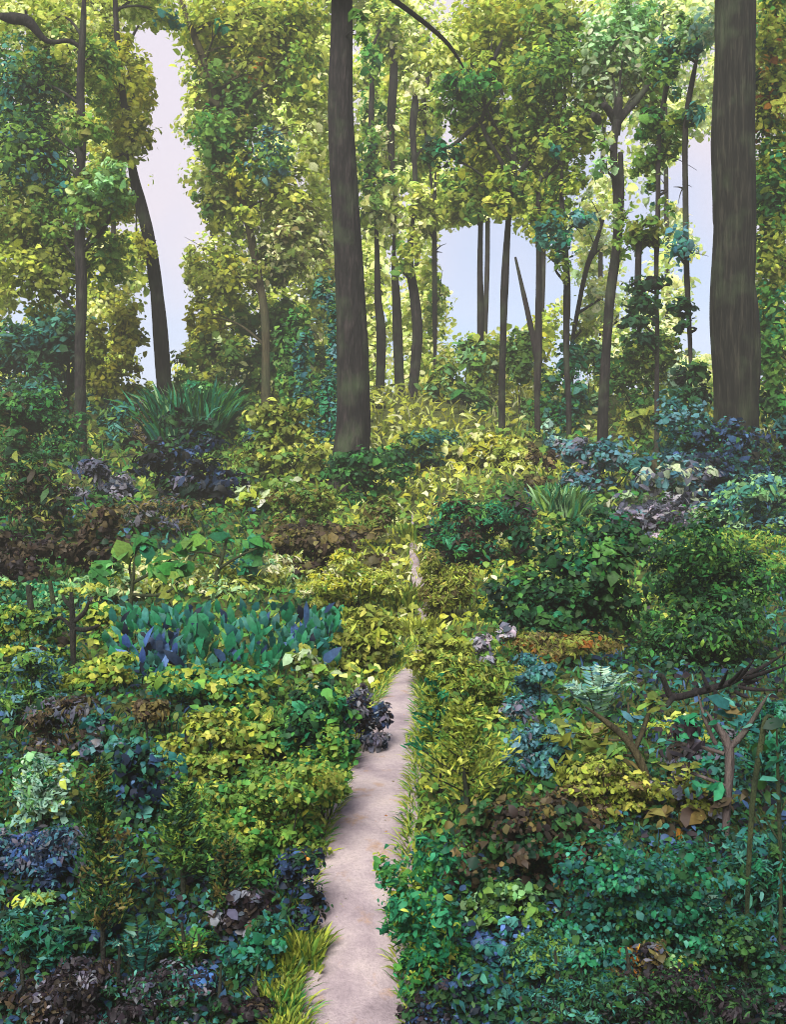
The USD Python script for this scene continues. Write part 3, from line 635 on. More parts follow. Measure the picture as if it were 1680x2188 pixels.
        for i, (pp, ww) in enumerate(pts_list):
            Q = np.array([at(a, b, D) for a, b in pp]) - origin
            dyy = rng.normal(0, .12) * (i > 0) * np.linspace(0, 1, len(Q)) * Wd
            Q[:, 1] += dyy
            if i == 0: Q[0, 2] = -.08
            part(t, 'trunk' if i == 0 else 'limb', tube(Q, np.array(ww) * s / 2, 7, max(5, len(Q) * 3), .1, SEED[0]), stem, smooth=True)
        lf = leaf or (30, 17)
        for (lx, ly, rx, ry, pal2, n) in leafspots:
            c2, p2 = palette(pal2)
            c = at(lx, ly, D)
            S = clump_leaves(rng, c, (rx * s, max(rx, ry) * s * .8, ry * s), n, lf[0] * s, lf[1] * s, c2, p2)
            C, A, N, L, W, col = S
            N = unit(N + np.array([0, -.9, .1]))
            v, f, c3 = None, None, None
            for k in range(n):
                v, f, c3 = leaves(rng, C[k:k + 1] - origin, A[k:k + 1], N[k:k + 1], L[k:k + 1], W[k:k + 1], col[k:k + 1])
                part(t, 'leaf', (v, f), LEAF, smooth=True, col=c3)
    return t

R = 'round'
PLANTS = [
 # ---- back row, in front of the crest
 (30, 900, 170, 200, R, 'dark:1,teal:1,green', 'dark blue-green bush at the left edge below the olive leaves'),
 (150, 895, 190, 245, R, 'dark:1.4,teal:1.2', 'tall dark blue-green bush wrapped round the black left trunk'),
 (240, 905, 120, 240, R, 'gold:1.5,yg:2', 'bright yellow bush between the black left trunk and the leaning trunk'),
 (90, 1000, 190, 150, R, 'green,emer,dark', 'emerald and dark green bush low at the left edge'),
 (262, 960, 110, 130, R, 'teal:1.5,mid,dark:.6', 'bluish green bush right of the foot of the black left trunk'),
 (20, 1010, 120, 160, R, 'green,dark,oliveb:.5', 'dark mottled bush at the left edge under the blue-green bushes'),
 (470, 900, 170, 180, R, 'mid:2,olive', 'olive green bush between the leaning trunk and the blotchy trunk'),
 (440, 800, 90, 130, R, 'gold,olive,yg', 'golden olive bush below the white sky gap'),
 (590, 880, 190, 220, R, 'mid:2,green,pale:.3', 'fresh green bush left of the big central trunk'),
 (685, 960, 90, 360, R, 'teal:1.6,bteal:1,emer:.8,mid:.5', 'tall narrow blue-teal bush pressed against the big central trunk'),
 (640, 930, 90, 260, R, 'dark:1,mid,green', 'bush of dark hanging oval leaves left of the big central trunk'),
 (720, 860, 60, 60, R, 'yg,pale', 'small yellow bush behind the big central trunk'),
 (800, 890, 80, 60, R, 'yg,pale,olive', 'small yellow-olive bush at the foot of the cluster of thin trunks'),
 (985, 885, 150, 150, R, 'mid:1.5,pgreen,yg', 'light green bush below the left of the blue sky gap'),
 (1010, 895, 80, 75, R, 'green,dark,mid', 'small dark green bush in front of the light green bush under the blue gap'),
 (1055, 860, 100, 130, R, 'yg:1.4,mid', 'yellow-green bush at the foot of the blue sky gap'),
 (1115, 910, 90, 190, R, 'mid:2,pgreen:.6', 'green bush between the slender trunk and the forked trunk'),
 (1205, 925, 110, 190, R, 'emer:1.5,green,teal:.6', 'emerald bush between the forked grey trunk and the brown double trunk'),
 (1260, 900, 90, 180, R, 'emer,pgreen,mid', 'pale emerald bush just left of the brown double trunk'),
 (1370, 920, 150, 210, R, 'mid:2,green,yg:.6', 'mid green bush under the flat dark tiers at the right'),
 (1450, 890, 90, 110, R, 'pteal:1.5,sage', 'pale blue-green bush under the ragged dark tiers'),
 # ---- mid band
 (400, 960, 150, 150, 'blade', 'emer:2,green,teal:.6,dark,pgreen:.4', 'spiky emerald clump with upright blades before the leaning trunk'),
 (455, 950, 130, 130, R, 'emer:2,pgreen:.5,green', 'leafy emerald bush at the right of the spiky emerald clump'),
 (300, 960, 70, 120, R, 'brown:1,oliveb,grayv:.5', 'grey-brown bush left of the spiky emerald clump'),
 (390, 990, 150, 125, R, 'dark:2,black:1.2', 'almost black green bush in the middle of the spiky emerald clump'),
 (535, 990, 80, 110, R, 'navy:1.5,dark:1,teal:.5', 'narrow navy blue sprig right of the spiky emerald clump'),
 (405, 1085, 230, 150, R, 'navy:2,black:1.6,grayv:.3,dark:.6', 'navy blue and black leafy mass left of centre'),
 (215, 1080, 150, 100, R, 'grayv:1.6,navy,lilac:.5', 'grey-violet bush below the black left trunk'),
 (620, 1030, 210, 170, R, 'yg:1.4,olive:1.4,mid', 'yellow-olive bush left of the foot of the big central trunk'),
 (780, 1080, 180, 125, R, 'dark:2.2,green:.7', 'dense dark green bush in front of the foot of the big central trunk'),
 (880, 1010, 130, 90, R, 'teal:1.3,mid,dark:.4', 'grey-teal bush of paddle leaves right of the big central trunk'),
 (950, 975, 90, 70, 'low', 'teal,mid', 'small teal bush of paddle leaves before the yellow clearing'),
 (1000, 1000, 150, 75, 'low', 'yg:2,pale:1.2,gold', 'yellow low thicket in the sunny clearing behind the path'),
 (1085, 1010, 150, 80, 'low', 'yg:2,pale:.6,gold', 'golden olive thicket under the slender trunk'),
 (1158, 1060, 70, 100, R, 'oliveb:2,brown', 'dead brown tuft at the foot of the forked grey trunk'),
 (1200, 1110, 80, 85, 'blade', 'emer,mid,pgreen', 'tuft of upright green blades below the dead brown tuft'),
 (1300, 1060, 210, 130, R, 'grayv:1,bteal:1.2,teal', 'grey-blue bush under the brown double trunk'),
 (1360, 960, 110, 80, R, 'yg:1.4,mid', 'small yellow-green bush right of the brown double trunk'),
 (1200, 970, 80, 70, R, 'bteal,pteal', 'small pale teal bush at the foot of the wavy trunk'),
 (1470, 1080, 150, 220, R, 'teal,bteal,dark', 'dark teal bush left of the foot of the massive right trunk'),
 (1545, 1098, 230, 210, R, 'navy:1.8,teal:.8,dark:1.2', 'deep navy bush covering the foot of the massive right trunk'),
 (1650, 1090, 130, 190, R, 'navy,dark:1.4,teal', 'dark navy-green bush at the right edge beside the massive trunk'),
 (1620, 1030, 130, 80, R, 'brown:1.5,oliveb', 'brown twiggy bush at the right edge below the navy bush'),
 (1440, 1120, 200, 130, 'low', 'bteal:1.2,grayv:1.2,sage', 'hazy grey-blue low bush right of the grey-blue bush'),
 (1600, 1150, 210, 130, 'low', 'teal:1,bteal,pgreen', 'teal and pale green low bush at the right edge'),
 (1400, 1200, 160, 120, 'low', 'grayv:2,lilac:.5,brown:.4', 'mauve-grey low bush above the dark green bushes at the right'),
 # ---- left mid
 (60, 1160, 190, 170, R, 'brown,dark:1.4,olive', 'dark green and brown bush at the left edge below the emerald bush'),
 (50, 1245, 200, 110, R, 'brown:2.2,purp', 'dark brown bush at the left edge'),
 (205, 1235, 160, 150, R, 'brown:2,oliveb,dark:.5', 'brown bush with upright dark tufts left of the leafy sapling'),
 (345, 1135, 210, 70, 'low', 'oliveb:1.4,dark,grayv:.7', 'grey-olive low bush under the navy mass'),
 (560, 1110, 160, 80, 'low', 'mid,sage,yg', 'soft green low bush right of the navy mass'),
 (640, 1160, 160, 120, R, 'mid,olive,oliveb:.7', 'olive green bush behind the dark brown bush'),
 (700, 1235, 240, 130, R, 'brown:2,oliveb:1.5', 'broad dark brown bush left of the narrow upper path'),
 (800, 1180, 90, 110, R, 'oliveb,olive,mid', 'brown-olive bush beside the narrow upper path'),
 (70, 1310, 200, 95, R, 'emer,pgreen,yg:.6', 'light green bush at the left edge under the dark brown bush'),
 (60, 1420, 190, 130, R, 'green,teal,mid,yg:.7', 'mixed green bush at the left edge behind the dark twiggy stem'),
 (210, 1380, 150, 90, 'low', 'mid:1.5,yg,green', 'grass-green low bush beside the leafy sapling'),
 (430, 1265, 330, 85, 'low', 'pale:1.3,yg:1.6,pgreen', 'pale yellow low growth between the two saplings'),
 (190, 1290, 230, 60, 'low', 'pale:1,yg:1.2,pgreen:1.2', 'pale green low growth at the foot of the dark brown bushes on the left'),
 (480, 1440, 490, 150, 'broad', 'emer:2,teal:1.6,navy:.5', 'long rank of upright teal oval leaves at left of centre'),
 (330, 1460, 120, 110, 'broad', 'navy,blue:.7,teal:1.4', 'blue-leaved plant at the left end of the rank of teal leaves'),
 (650, 1420, 120, 110, 'broad', 'navy:.5,emer,blue:.5,teal', 'plant with a few blue upright leaves at the right end of the teal rank'),
 (760, 1320, 210, 130, 'low', 'yg:2,gold,pale:.6,mid:.6', 'golden green low growth left of the upper path'),
 (760, 1430, 190, 130, 'low', 'olive:2,yg', 'olive low bush left of the bend in the path'),
 (640, 1480, 150, 90, R, 'mid,sage:.7,olive', 'grey-green bush under the blue upright leaves'),
 (470, 1530, 260, 110, R, 'mid,emer:.8,yg', 'green bush with yellow leaves under the teal rank'),
 (230, 1500, 170, 100, 'low', 'yg:2,mid', 'yellow-green low bush under the left end of the teal rank'),
 (50, 1530, 170, 130, R, 'dark,mid,bteal:.5', 'dull green bush at the left edge below the twiggy stem'),
 (130, 1610, 200, 130, R, 'oliveb,grayv:.7,brown,dark', 'grey-brown bush in the left of the lower slope'),
 (320, 1600, 80, 110, R, 'oliveb:1.5,brown', 'brown sprig sticking up in the yellow-green growth at the left'),
 (230, 1640, 100, 110, R, 'bteal,teal,grayv', 'blue-grey bush beside the brown sprig'),
 (440, 1650, 210, 120, R, 'yg:1,mid:1.4,olive', 'yellow-green bush in the middle of the left slope'),
 (560, 1620, 170, 120, R, 'mid:1.5,yg,green', 'grass-green bush left of the dark bush by the path'),
 (670, 1660, 160, 200, R, 'emer:1,dark:1.3,green', 'dark emerald bush leaning over the left side of the path'),
 (768, 1615, 115, 135, R, 'grayv:1.4,navy,purp:.7', 'purple-grey plant overhanging the left side of the path at the bend'),
 (310, 1760, 170, 190, R, 'dark:1.3,teal,navy:.5', 'dark blue-green bush between the two dark conifer saplings'),
 (600, 1830, 260, 210, R, 'mid:1.8,yg:.8,green:.8,olive:.6', 'big yellow-green bush along the left side of the path'),
 (700, 1760, 90, 200, R, 'yg:.8,green,mid', 'leafy green plant hanging over the left edge of the path'),
 (490, 1760, 120, 130, R, 'yg:1,mid:1.2,dark:.6', 'bright yellow-green bush right of the second conifer sapling'),
 # ---- left bottom
 (80, 1790, 140, 160, R, 'pteal:1.4,pgreen,yg:.4', 'pale mint green bush at the left edge'),
 (70, 1910, 210, 150, R, 'navy:1.2,blue:.35,bteal:.8,grayv:.6', 'slate blue bush at the left edge with maroon stalks'),
 (160, 1900, 130, 120, R, 'bteal:1.2,grayv', 'dusty blue bush left of the first conifer sapling stem'),
 (60, 1975, 110, 60, 'low', 'yg,pgreen', 'small lime green plant at the left edge'),
 (60, 2080, 180, 130, R, 'emer:1,teal,dark:1.4', 'deep emerald bush at the left edge near the bottom'),
 (170, 2030, 190, 130, R, 'teal:.9,dark:1.6,navy:.6', 'dark teal bush around the foot of the first conifer sapling'),
 (520, 2010, 110, 150, R, 'grayv:1,purp,brown', 'purple-brown bush left of the dark blue plant beside the path'),
 (620, 1990, 140, 160, R, 'navy:1.6,dark:1.2,rust:.1,black:.4', 'dark blue plant with orange leaves at the left edge of the path'),
 (545, 2110, 130, 150, R, 'teal,dark:1.3,emer', 'dark teal bush left of the lime grass strip'),
 (110, 2170, 230, 120, R, 'purp:1.7,brown,grayv', 'purple-brown bush in the bottom left corner'),
 (330, 2190, 210, 110, R, 'teal:.7,purp:1.2,grayv:.6,dark', 'teal and purple bush along the bottom edge'),
 (430, 2160, 110, 90, R, 'navy:1.3,blue:.6,purp:.7,teal:.5', 'blue-violet plant near the bottom edge under the lime sprig'),
 (520, 2200, 130, 90, R, 'purp:2,brown,dark', 'dark purple bush at the bottom edge left of the lime grass strip'),
 (220, 2210, 160, 80, R, 'purp:2,black', 'blackish purple plant at the bottom edge'),
 (612, 2230, 90, 75, 'blade', 'yg:1.4,mid,olive', 'lime grass tuft at the bottom left corner of the path'),
 (590, 2180, 100, 75, 'blade', 'yg:1.3,mid,green:.8', 'second lime grass tuft from the bottom along the left of the path'),
 (598, 2130, 90, 65, 'blade', 'yg:1.3,mid,olive:.5', 'middle lime grass tuft along the left of the path near the bottom'),
 (598, 2085, 90, 65, 'blade', 'yg:2.2,mid,pgreen:.5', 'upper lime grass tuft below the dark blue plant by the path'),
 (645, 2060, 80, 90, 'blade', 'yg:2,mid', 'short lime grass tuft beside the dark blue plant'),
 # ---- right mid
 (1020, 1220, 200, 170, R, 'emer:1.4,brown:1,black:.4,green', 'bush of emerald and black paddle leaves right of the upper path'),
 (1110, 1210, 90, 150, R, 'brown,dark,purp:.6', 'dark brown leafed bush right of the emerald and black bush'),
 (960, 1330, 130, 150, 'low', 'olive:1.4,yg,oliveb', 'olive low growth right of the upper path'),
 (1060, 1330, 90, 110, 'low', 'yg:1.6,gold', 'golden low growth below the dark brown leafed bush'),
 (1060, 1440, 80, 110, 'low', 'lilac:1.5,grayv,mid:.5', 'lilac grey low plant left of the large dark green bush'),
 (1220, 1390, 290, 310, R, 'dark:3,emer:.6,green:.5', 'large dark green bush right of the path'),
 (1210, 1440, 230, 80, 'low', 'rust:.1,oliveb:1.6,olive:1.1', 'rusty brown low growth under the large dark green bush'),
 (1520, 1420, 330, 300, R, 'dark:2.4,green:.8,mid:.5', 'very broad dark green bush at the right edge'),
 (1540, 1250, 280, 120, R, 'yg:1,green,mid', 'yellow-green bush on top of the very broad dark green bush'),
 (950, 1470, 150, 120, R, 'olive:1.3,yg:1.3', 'olive-gold bush right of the bend in the path'),
 (1020, 1540, 170, 140, R, 'yg,olive,mid', 'yellow-olive bush above the feathery plant'),
 (940, 1700, 130, 260, 'fuzzy', 'emer:1,mid,yg:1.4', 'feathery green and yellow plant along the right side of the path'),
 (1000, 1790, 210, 290, 'fuzzy', 'yg:2.2,olive,mid', 'tall feathery yellow-green sapling right of the path'),
 (1150, 1520, 140, 110, R, 'bteal:2,teal', 'blue-teal bush under the rusty brown growth'),
 (1150, 1690, 140, 190, R, 'bteal:2.2,grayv:.5,teal', 'blue-grey bush left of the brown bent tree'),
 (1280, 1540, 180, 130, 'fern', 'pteal:1.6,bteal:.7,pgreen', 'pale mint fern between the dark green bushes'),
 (1450, 1570, 190, 60, 'low', 'pale,yg:1.5,pgreen', 'pale yellow-green low growth under the fallen branch'),
 (1655, 1590, 90, 80, R, 'emer,teal:1.5', 'turquoise bush at the right edge by the tip of the fallen branch'),
 (1250, 1690, 190, 170, 'fern', 'olive:2,mid,oliveb:.5', 'olive fern with broad fingers left of the brown bent tree'),
 (1300, 1760, 200, 130, 'low', 'yg:1,olive:1.6,oliveb:.6', 'yellow ochre low growth under the brown bent tree'),
 (1500, 1680, 150, 150, R, 'teal:1.2,emer:1.4,grayv:.6', 'turquoise bush between the two brown bent trees'),
 (1460, 1760, 190, 120, 'low', 'olive,yg,oliveb,grayv:.6', 'khaki low growth between the feet of the two bent trees'),
 (1640, 1740, 130, 240, 'fuzzy', 'teal,emer,dark', 'dark teal feathery sapling at the right edge'),
 # ---- right bottom
 (1230, 1790, 150, 110, R, 'brown:2,oliveb', 'dark brown bush above the deep green bush by the path'),
 (1120, 1900, 300, 180, R, 'dark:1.5,brown:1.3,oliveb:.7', 'broad dark green and brown bush right of the path'),
 (1060, 2000, 190, 110, 'low', 'mid,pgreen:.7,dark', 'soft green low growth under the broad green and brown bush'),
 (908, 2110, 180, 290, R, 'emer:1.8,green:1.2,yg:.4', 'emerald bush at the right edge of the path near the bottom'),
 (1360, 2040, 380, 250, R, 'emer:1.3,teal:1.4,dark:1.2', 'large emerald-teal bush at the lower right'),
 (1460, 2040, 200, 170, 'fern', 'teal:1.6,pteal:.5,emer', 'teal fern right behind the large emerald-teal bush'),
 (1620, 1960, 170, 190, R, 'dark,teal:1.3,emer', 'dark teal bush at the right edge of the lower slope'),
 (1610, 2100, 190, 150, R, 'teal:.8,dark:2', 'blackish green bush at the right edge near the bottom'),
 (1090, 2090, 130, 100, R, 'blue:.6,navy,teal:1.2', 'blue plant among the dark foliage at the bottom'),
 (1170, 2130, 160, 150, R, 'teal:1.3,mid,dark', 'dull green bush at the bottom right of the path'),
 (1365, 2130, 120, 130, R, 'grayv:.7,purp,oliveb,rust:.3', 'mauve plant with ochre leaves at the lower right'),
 (1460, 2110, 120, 80, R, 'yg,pgreen,emer', 'small lime plant under the teal fern'),
 (1095, 1130, 90, 60, 'blade', 'emer,dark,mid', 'row of dark green upright tufts above the emerald and black bush'),
 (905, 1365, 60, 55, 'blade', 'yg:2,olive', 'golden tuft overhanging the bend of the path'),
 (870, 1300, 70, 60, 'blade', 'yg,mid,olive', 'olive tuft at the left of the narrow upper path'),
 (880, 1160, 50, 50, 'blade', 'mid,yg', 'green tuft where the path vanishes'),
 (950, 2215, 150, 130, R, 'navy:1.4,dark:1,purp,black:.4', 'blue-black bush at the bottom right of the path'),
 (1040, 2210, 160, 140, R, 'teal:.8,navy,dark:1.2', 'dark blue-green bush along the bottom edge right of the path'),
 (1230, 2210, 230, 120, R, 'teal:1,dark:1.6,black:.3', 'dark bush along the bottom edge at the right'),
 (1420, 2210, 210, 120, R, 'purp:1.5,dark:1.5,black:.4', 'black-purple bush along the bottom edge at the lower right'),
 (1600, 2220, 220, 120, R, 'black:.7,dark:2,purp', 'blackish bush in the bottom right corner'),
]
for p in PLANTS:
    kw = {}
    if p[4] == 'blade': kw['cat'] = 'grass'
    if p[4] == 'fern': kw['cat'] = 'fern'
    if p[4] == 'fuzzy': kw['cat'] = 'sapling'
    plant(*p[:7], **kw)

# upright conifer-like saplings on the left slope
plant(222, 2095, 150, 470, 'fuzzy', 'olive:.7,dark:2,oliveb:.6', 'dark olive conifer sapling with a tall bare black stem at the lower left', 'sapling', dens=.9)
plant(392, 1935, 130, 260, 'fuzzy', 'dark:1.4,mid,yg:.5', 'green conifer sapling with a black stem right of the dark olive one', 'sapling')
plant(490, 2000, 110, 210, 'fuzzy', 'olive:.6,dark:1.8,oliveb', 'brownish conifer sapling nearest the dark blue plant by the path', 'sapling')
plant(85, 1800, 120, 170, 'fuzzy', 'pteal:1.5,pgreen,emer:.5', 'mint green sapling with wispy branches at the left edge', 'sapling')
plant(300, 2110, 150, 180, 'fern', 'teal:2,pteal:.4,dark', 'dark teal fern below the green conifer sapling', 'fern')
plant(400, 2090, 110, 130, 'fern', 'yg:1,green,mid', 'lime fern above the blue-violet plant', 'fern')

def sap(cx, base, w, h, label, limbs, spots, stem=STEM, leaf=(30, 17), name='sapling', cat='sapling'):
    plant(cx, base, w, h, 'sapling', 'mid', label, cat, name=name, stem=stem, leaf=leaf, points=(limbs, spots))
sap(282, 1345, 220, 190, 'thin sapling with round green leaves, left of the two on the pale slope',
    [([(278, 1350), (280, 1280), (284, 1240), (290, 1170)], [7, 8, 8, 4]), ([(284, 1245), (320, 1225), (365, 1195)], [8, 7, 3]), ([(283, 1270), (340, 1270), (375, 1255)], [7, 7, 4]), ([(282, 1240), (270, 1210), (272, 1190)], [6, 5, 3])],
    [(215, 1225, 50, 26, 'green:2,pgreen', 44), (305, 1180, 34, 26, 'green,emer', 26), (350, 1215, 48, 22, 'green:2,mid', 36), (265, 1195, 34, 28, 'pgreen,mid', 24), (345, 1262, 40, 12, 'mid,olive', 14)], STEM_GREEN)
sap(465, 1275, 190, 130, 'small sapling with spreading green leaves, right of the two on the pale slope',
    [([(456, 1275), (463, 1230), (475, 1190), (486, 1145)], [10, 10, 8, 4]), ([(468, 1215), (510, 1190), (555, 1170)], [7, 6, 3]), ([(475, 1190), (440, 1180), (410, 1180)], [6, 5, 3])],
    [(420, 1172, 40, 24, 'green:2,mid', 34), (478, 1145, 30, 22, 'green,emer', 20), (535, 1168, 44, 24, 'green,emer', 32), (525, 1212, 44, 20, 'emer,teal:.6,green', 28)], STEM_GREEN)
sap(155, 1440, 170, 190, 'dark twiggy dead stem with stubby arms at the left',
    [([(158, 1440), (156, 1380), (155, 1330), (152, 1265)], [12, 12, 14, 8]), ([(154, 1330), (180, 1310), (192, 1285)], [10, 10, 6]), ([(154, 1300), (138, 1285), (128, 1272)], [8, 9, 5]), ([(156, 1345), (130, 1320), (112, 1330)], [8, 8, 5]), ([(156, 1342), (185, 1345), (212, 1335)], [9, 10, 6])],
    [(80, 1385, 20, 14, 'brown,dark', 5), (130, 1365, 24, 20, 'dark,brown', 8)], STEM, name='dead_sapling', leaf=(22, 12))
sap(62, 1360, 40, 120, 'short dark bare stalk at the left edge of the pale slope', [([(72, 1350), (66, 1300), (60, 1250)], [9, 14, 11])], [(64, 1330, 14, 12, 'dark', 4)], STEM, name='bare_stalk', cat='stalk')
sap(116, 1350, 40, 120, 'slim green-black stalk beside the dark twiggy stem', [([(122, 1345), (116, 1300), (106, 1240)], [8, 12, 8])], [(104, 1335, 16, 8, 'dark', 4)], STEM_GREEN, name='bare_stalk', cat='stalk')
sap(1330, 1730, 300, 250, 'bent brown tree with olive finger leaves at the right',
    [([(1392, 1740), (1388, 1680), (1370, 1630), (1340, 1580), (1300, 1545), (1252, 1510)], [17, 16, 18, 16, 13, 4]), ([(1358, 1600), (1375, 1560), (1390, 1520), (1404, 1480)], [11, 11, 8, 2]), ([(1350, 1590), (1352, 1555), (1356, 1512)], [9, 10, 3]), ([(1345, 1580), (1300, 1582), (1230, 1570)], [7, 5, 2]), ([(1386, 1690), (1330, 1676), (1270, 1668)], [7, 6, 2]), ([(1362, 1615), (1300, 1622), (1225, 1640)], [7, 5, 2])],
    [(1225, 1550, 50, 14, 'olive:2,mid', 26), (1225, 1582, 56, 14, 'olive:2,mid', 28), (1225, 1620, 56, 18, 'olive:2,dark:.4', 28), (1215, 1668, 56, 26, 'olive,dark:.6', 30), (1290, 1660, 50, 22, 'olive,mid', 26), (1300, 1600, 40, 24, 'mid,olive', 18), (1340, 1640, 40, 16, 'oliveb,brown', 16), (1375, 1670, 40, 16, 'purp,brown', 14), (1395, 1500, 24, 20, 'olive,mid', 12), (1350, 1530, 22, 20, 'olive,bteal', 10)], BARK_OLIVE, (32, 10), 'small_tree', 'tree')
sap(1545, 1830, 260, 350, 'brown forked tree with a thick mauve trunk at the right edge',
    [([(1550, 1840), (1552, 1750), (1558, 1660), (1556, 1590), (1530, 1550), (1510, 1520)], [15, 16, 19, 21, 14, 4]), ([(1556, 1600), (1590, 1560), (1618, 1510), (1636, 1478)], [14, 13, 9, 2]), ([(1530, 1590), (1508, 1540), (1492, 1484)], [9, 9, 3]), ([(1548, 1610), (1500, 1600), (1435, 1590)], [9, 8, 2]), ([(1556, 1680), (1500, 1660), (1440, 1640)], [8, 7, 2]), ([(1590, 1560), (1630, 1560), (1665, 1580)], [8, 6, 2])],
    [(1455, 1562, 50, 16, 'brown,purp,olive', 24), (1470, 1598, 60, 16, 'brown:2,purp', 30), (1450, 1640, 46, 16, 'brown,olive', 22), (1490, 1540, 44, 20, 'teal,emer', 22), (1500, 1680, 50, 28, 'emer:2,teal', 34), (1590, 1540, 30, 30, 'teal,emer', 20), (1540, 1715, 34, 24, 'brown', 14), (1605, 1690, 30, 26, 'brown,dark', 14), (1645, 1570, 30, 30, 'teal,emer,dark', 18), (1560, 1510, 34, 26, 'teal,oliveb', 14)], bark_material('bark_mauve', (44, 38, 37), (70, 61, 60), (88, 78, 74)), (31, 11), 'small_tree', 'tree')
sap(1610, 2080, 90, 580, 'tall slender dark green stalk bending over at the right edge',
    [([(1592, 2080), (1598, 1900), (1604, 1780), (1612, 1680), (1628, 1580), (1640, 1530), (1665, 1545)], [8, 10, 11, 12, 13, 9, 4]), ([(1606, 1720), (1625, 1760), (1640, 1780)], [5, 5, 2])],
    [(1650, 1550, 24, 16, 'dark,olive', 8), (1625, 1600, 20, 24, 'teal,dark', 6), (1595, 2000, 20, 40, 'dark,teal', 8)], STEM_GREEN, (30, 12), 'tall_stalk', 'stalk')
sap(1664, 2000, 60, 420, 'straight dark teal stalk at the very right edge',
    [([(1668, 2000), (1668, 1850), (1664, 1700), (1660, 1560)], [8, 9, 8, 4]), ([(1668, 1800), (1650, 1770), (1640, 1750)], [5, 4, 2]), ([(1666, 1740), (1680, 1710), (1690, 1690)], [5, 4, 2])],
    [(1650, 1700, 24, 50, 'teal,dark', 10), (1660, 1620, 22, 40, 'emer,teal', 8)], STEM_GREEN, (30, 12), 'tall_stalk', 'stalk')
sap(1445, 1800, 100, 120, 'cluster of brown withered leaves below the bent brown tree',
    [([(1440, 1820), (1440, 1780), (1444, 1745)], [5, 5, 3]), ([(1440, 1790), (1470, 1760), (1480, 1740)], [4, 4, 2])],
    [(1438, 1740, 20, 20, 'brown,oliveb', 6), (1472, 1740, 18, 22, 'brown,oliveb', 6), (1405, 1750, 14, 30, 'oliveb', 5), (1440, 1790, 26, 26, 'brown,rust:.3', 8), (1480, 1785, 20, 14, 'oliveb,brown', 5)], STEM, (34, 18), 'withered_plant', 'plant')
sap(985, 1900, 30, 120, 'black broken stalk at the bottom right of the path', [([(945, 2110), (945, 2060), (942, 2020), (940, 1990)], [18, 20, 16, 8])], [(935, 2050, 20, 10, 'black,purp', 5)], STEM, name='bare_stalk', cat='stalk')
for x0, x1, b, tp, lab in ((1192, 1186, 2170, 2030, 'thin black stalk in the dull green bush at the bottom right'), (1255, 1240, 2170, 2060, 'crooked black stalk under the large emerald-teal bush'), (1350, 1338, 2180, 2020, 'stout black stalk beside the mauve plant with ochre leaves'), (428, 424, 2090, 1995, 'thin dark stem standing in the lime fern'), (392, 388, 2090, 1970, 'slim black stem left of the lime fern'), (126, 112, 1890, 1790, 'maroon stalk in the slate blue bush nearest the first conifer sapling'), (70, 66, 1850, 1775, 'leftmost maroon stalk in the slate blue bush'), (1000, 985, 1800, 1600, 'brown-yellow bare stem inside the feathery yellow sapling'), (390, 398, 1640, 1560, 'short dark spike in the yellow-green bush of the left slope')):
    sap((x0 + x1) / 2, b, 30, b - tp, lab, [([(x0, b), ((x0 + x1) / 2 + 4, (b + tp) / 2), (x1, tp)], [9, 11, 5])], [((x0 + x1) / 2, (b + tp) / 2, 10, 14, 'purp' if 'maroon' in lab else 'dark', 3)], STEM_RED if 'maroon' in lab else STEM, (20, 9), 'bare_stalk', 'stalk')

# fallen branch on the right slope
def fallen_branch():
    rng = nrng(); D = 10.4; s = D / F
    o = at(1530, 1470, D); gz = float(ground_z(o[0], D)); o = np.array([o[0], D, gz])
    t = thing('fallen_branch', 'dark dead branch with an upturned end and stubby twigs at the right', 'branch', o)
    def tb(nm, pp, ww, dy):
        Q = np.array([at(a, b, D) for a, b in pp]) - o; Q[:, 1] += np.linspace(0, dy, len(Q))
        part(t, nm, tube(Q, np.array(ww) * s / 2, 8, len(Q) * 4, .18, SEED[0]), BARK, smooth=True)
    tb('limb', [(1404, 1444), (1416, 1446), (1426, 1470), (1440, 1490), (1475, 1486), (1530, 1472), (1580, 1455), (1620, 1430)], [6, 11, 12, 15, 14, 15, 12, 4], .1)
    tb('twig', [(1440, 1490), (1428, 1498), (1420, 1506)], [12, 12, 6], -.1)
    tb('prop', [(1530, 1474), (1528, 1490), (1530, 1512), (1528, 1545)], [9, 7, 8, 6], 0)
    for a, b, c, d in ((1515, 1470, 1505, 1435), (1540, 1465, 1528, 1418), (1560, 1458, 1556, 1412), (1575, 1452, 1592, 1402), (1590, 1455, 1640, 1425), (1590, 1450, 1655, 1402), (1585, 1462, 1640, 1452), (1580, 1468, 1650, 1470), (1570, 1476, 1600, 1490), (1600, 1440, 1662, 1390)):
        tb('twig', [(a, b), ((a + c) / 2, (b + d) / 2 + 2), (c, d)], [8, 8, 2.5], rng.normal(0, .25))
fallen_branch()
def brown_log():
    D = 31; s = D / F
    a, b = at(1395, 1000, D), at(1500, 975, D)
    z = float(ground_z(a[0], D)); o = np.array([a[0], D, z])
    a[2] = max(a[2], z); t = thing('fallen_log', 'short brown log lying left of the deep navy bush', 'log', o)
    part(t, 'log', tube([a - o, (a + b) / 2 - o + [0, .1, 0], b - o], np.array([30, 34, 28]) * s / 2, 14, 14, .15, 3, 6), BARK_OLIVE, smooth=True)
    Q = (a + b) / 2 - o
    part(t, 'stub', tube([Q, Q + [.1, -.1, .35]], [.09, .05], 7, 4, .1, 2), BARK_OLIVE, smooth=True)
brown_log()

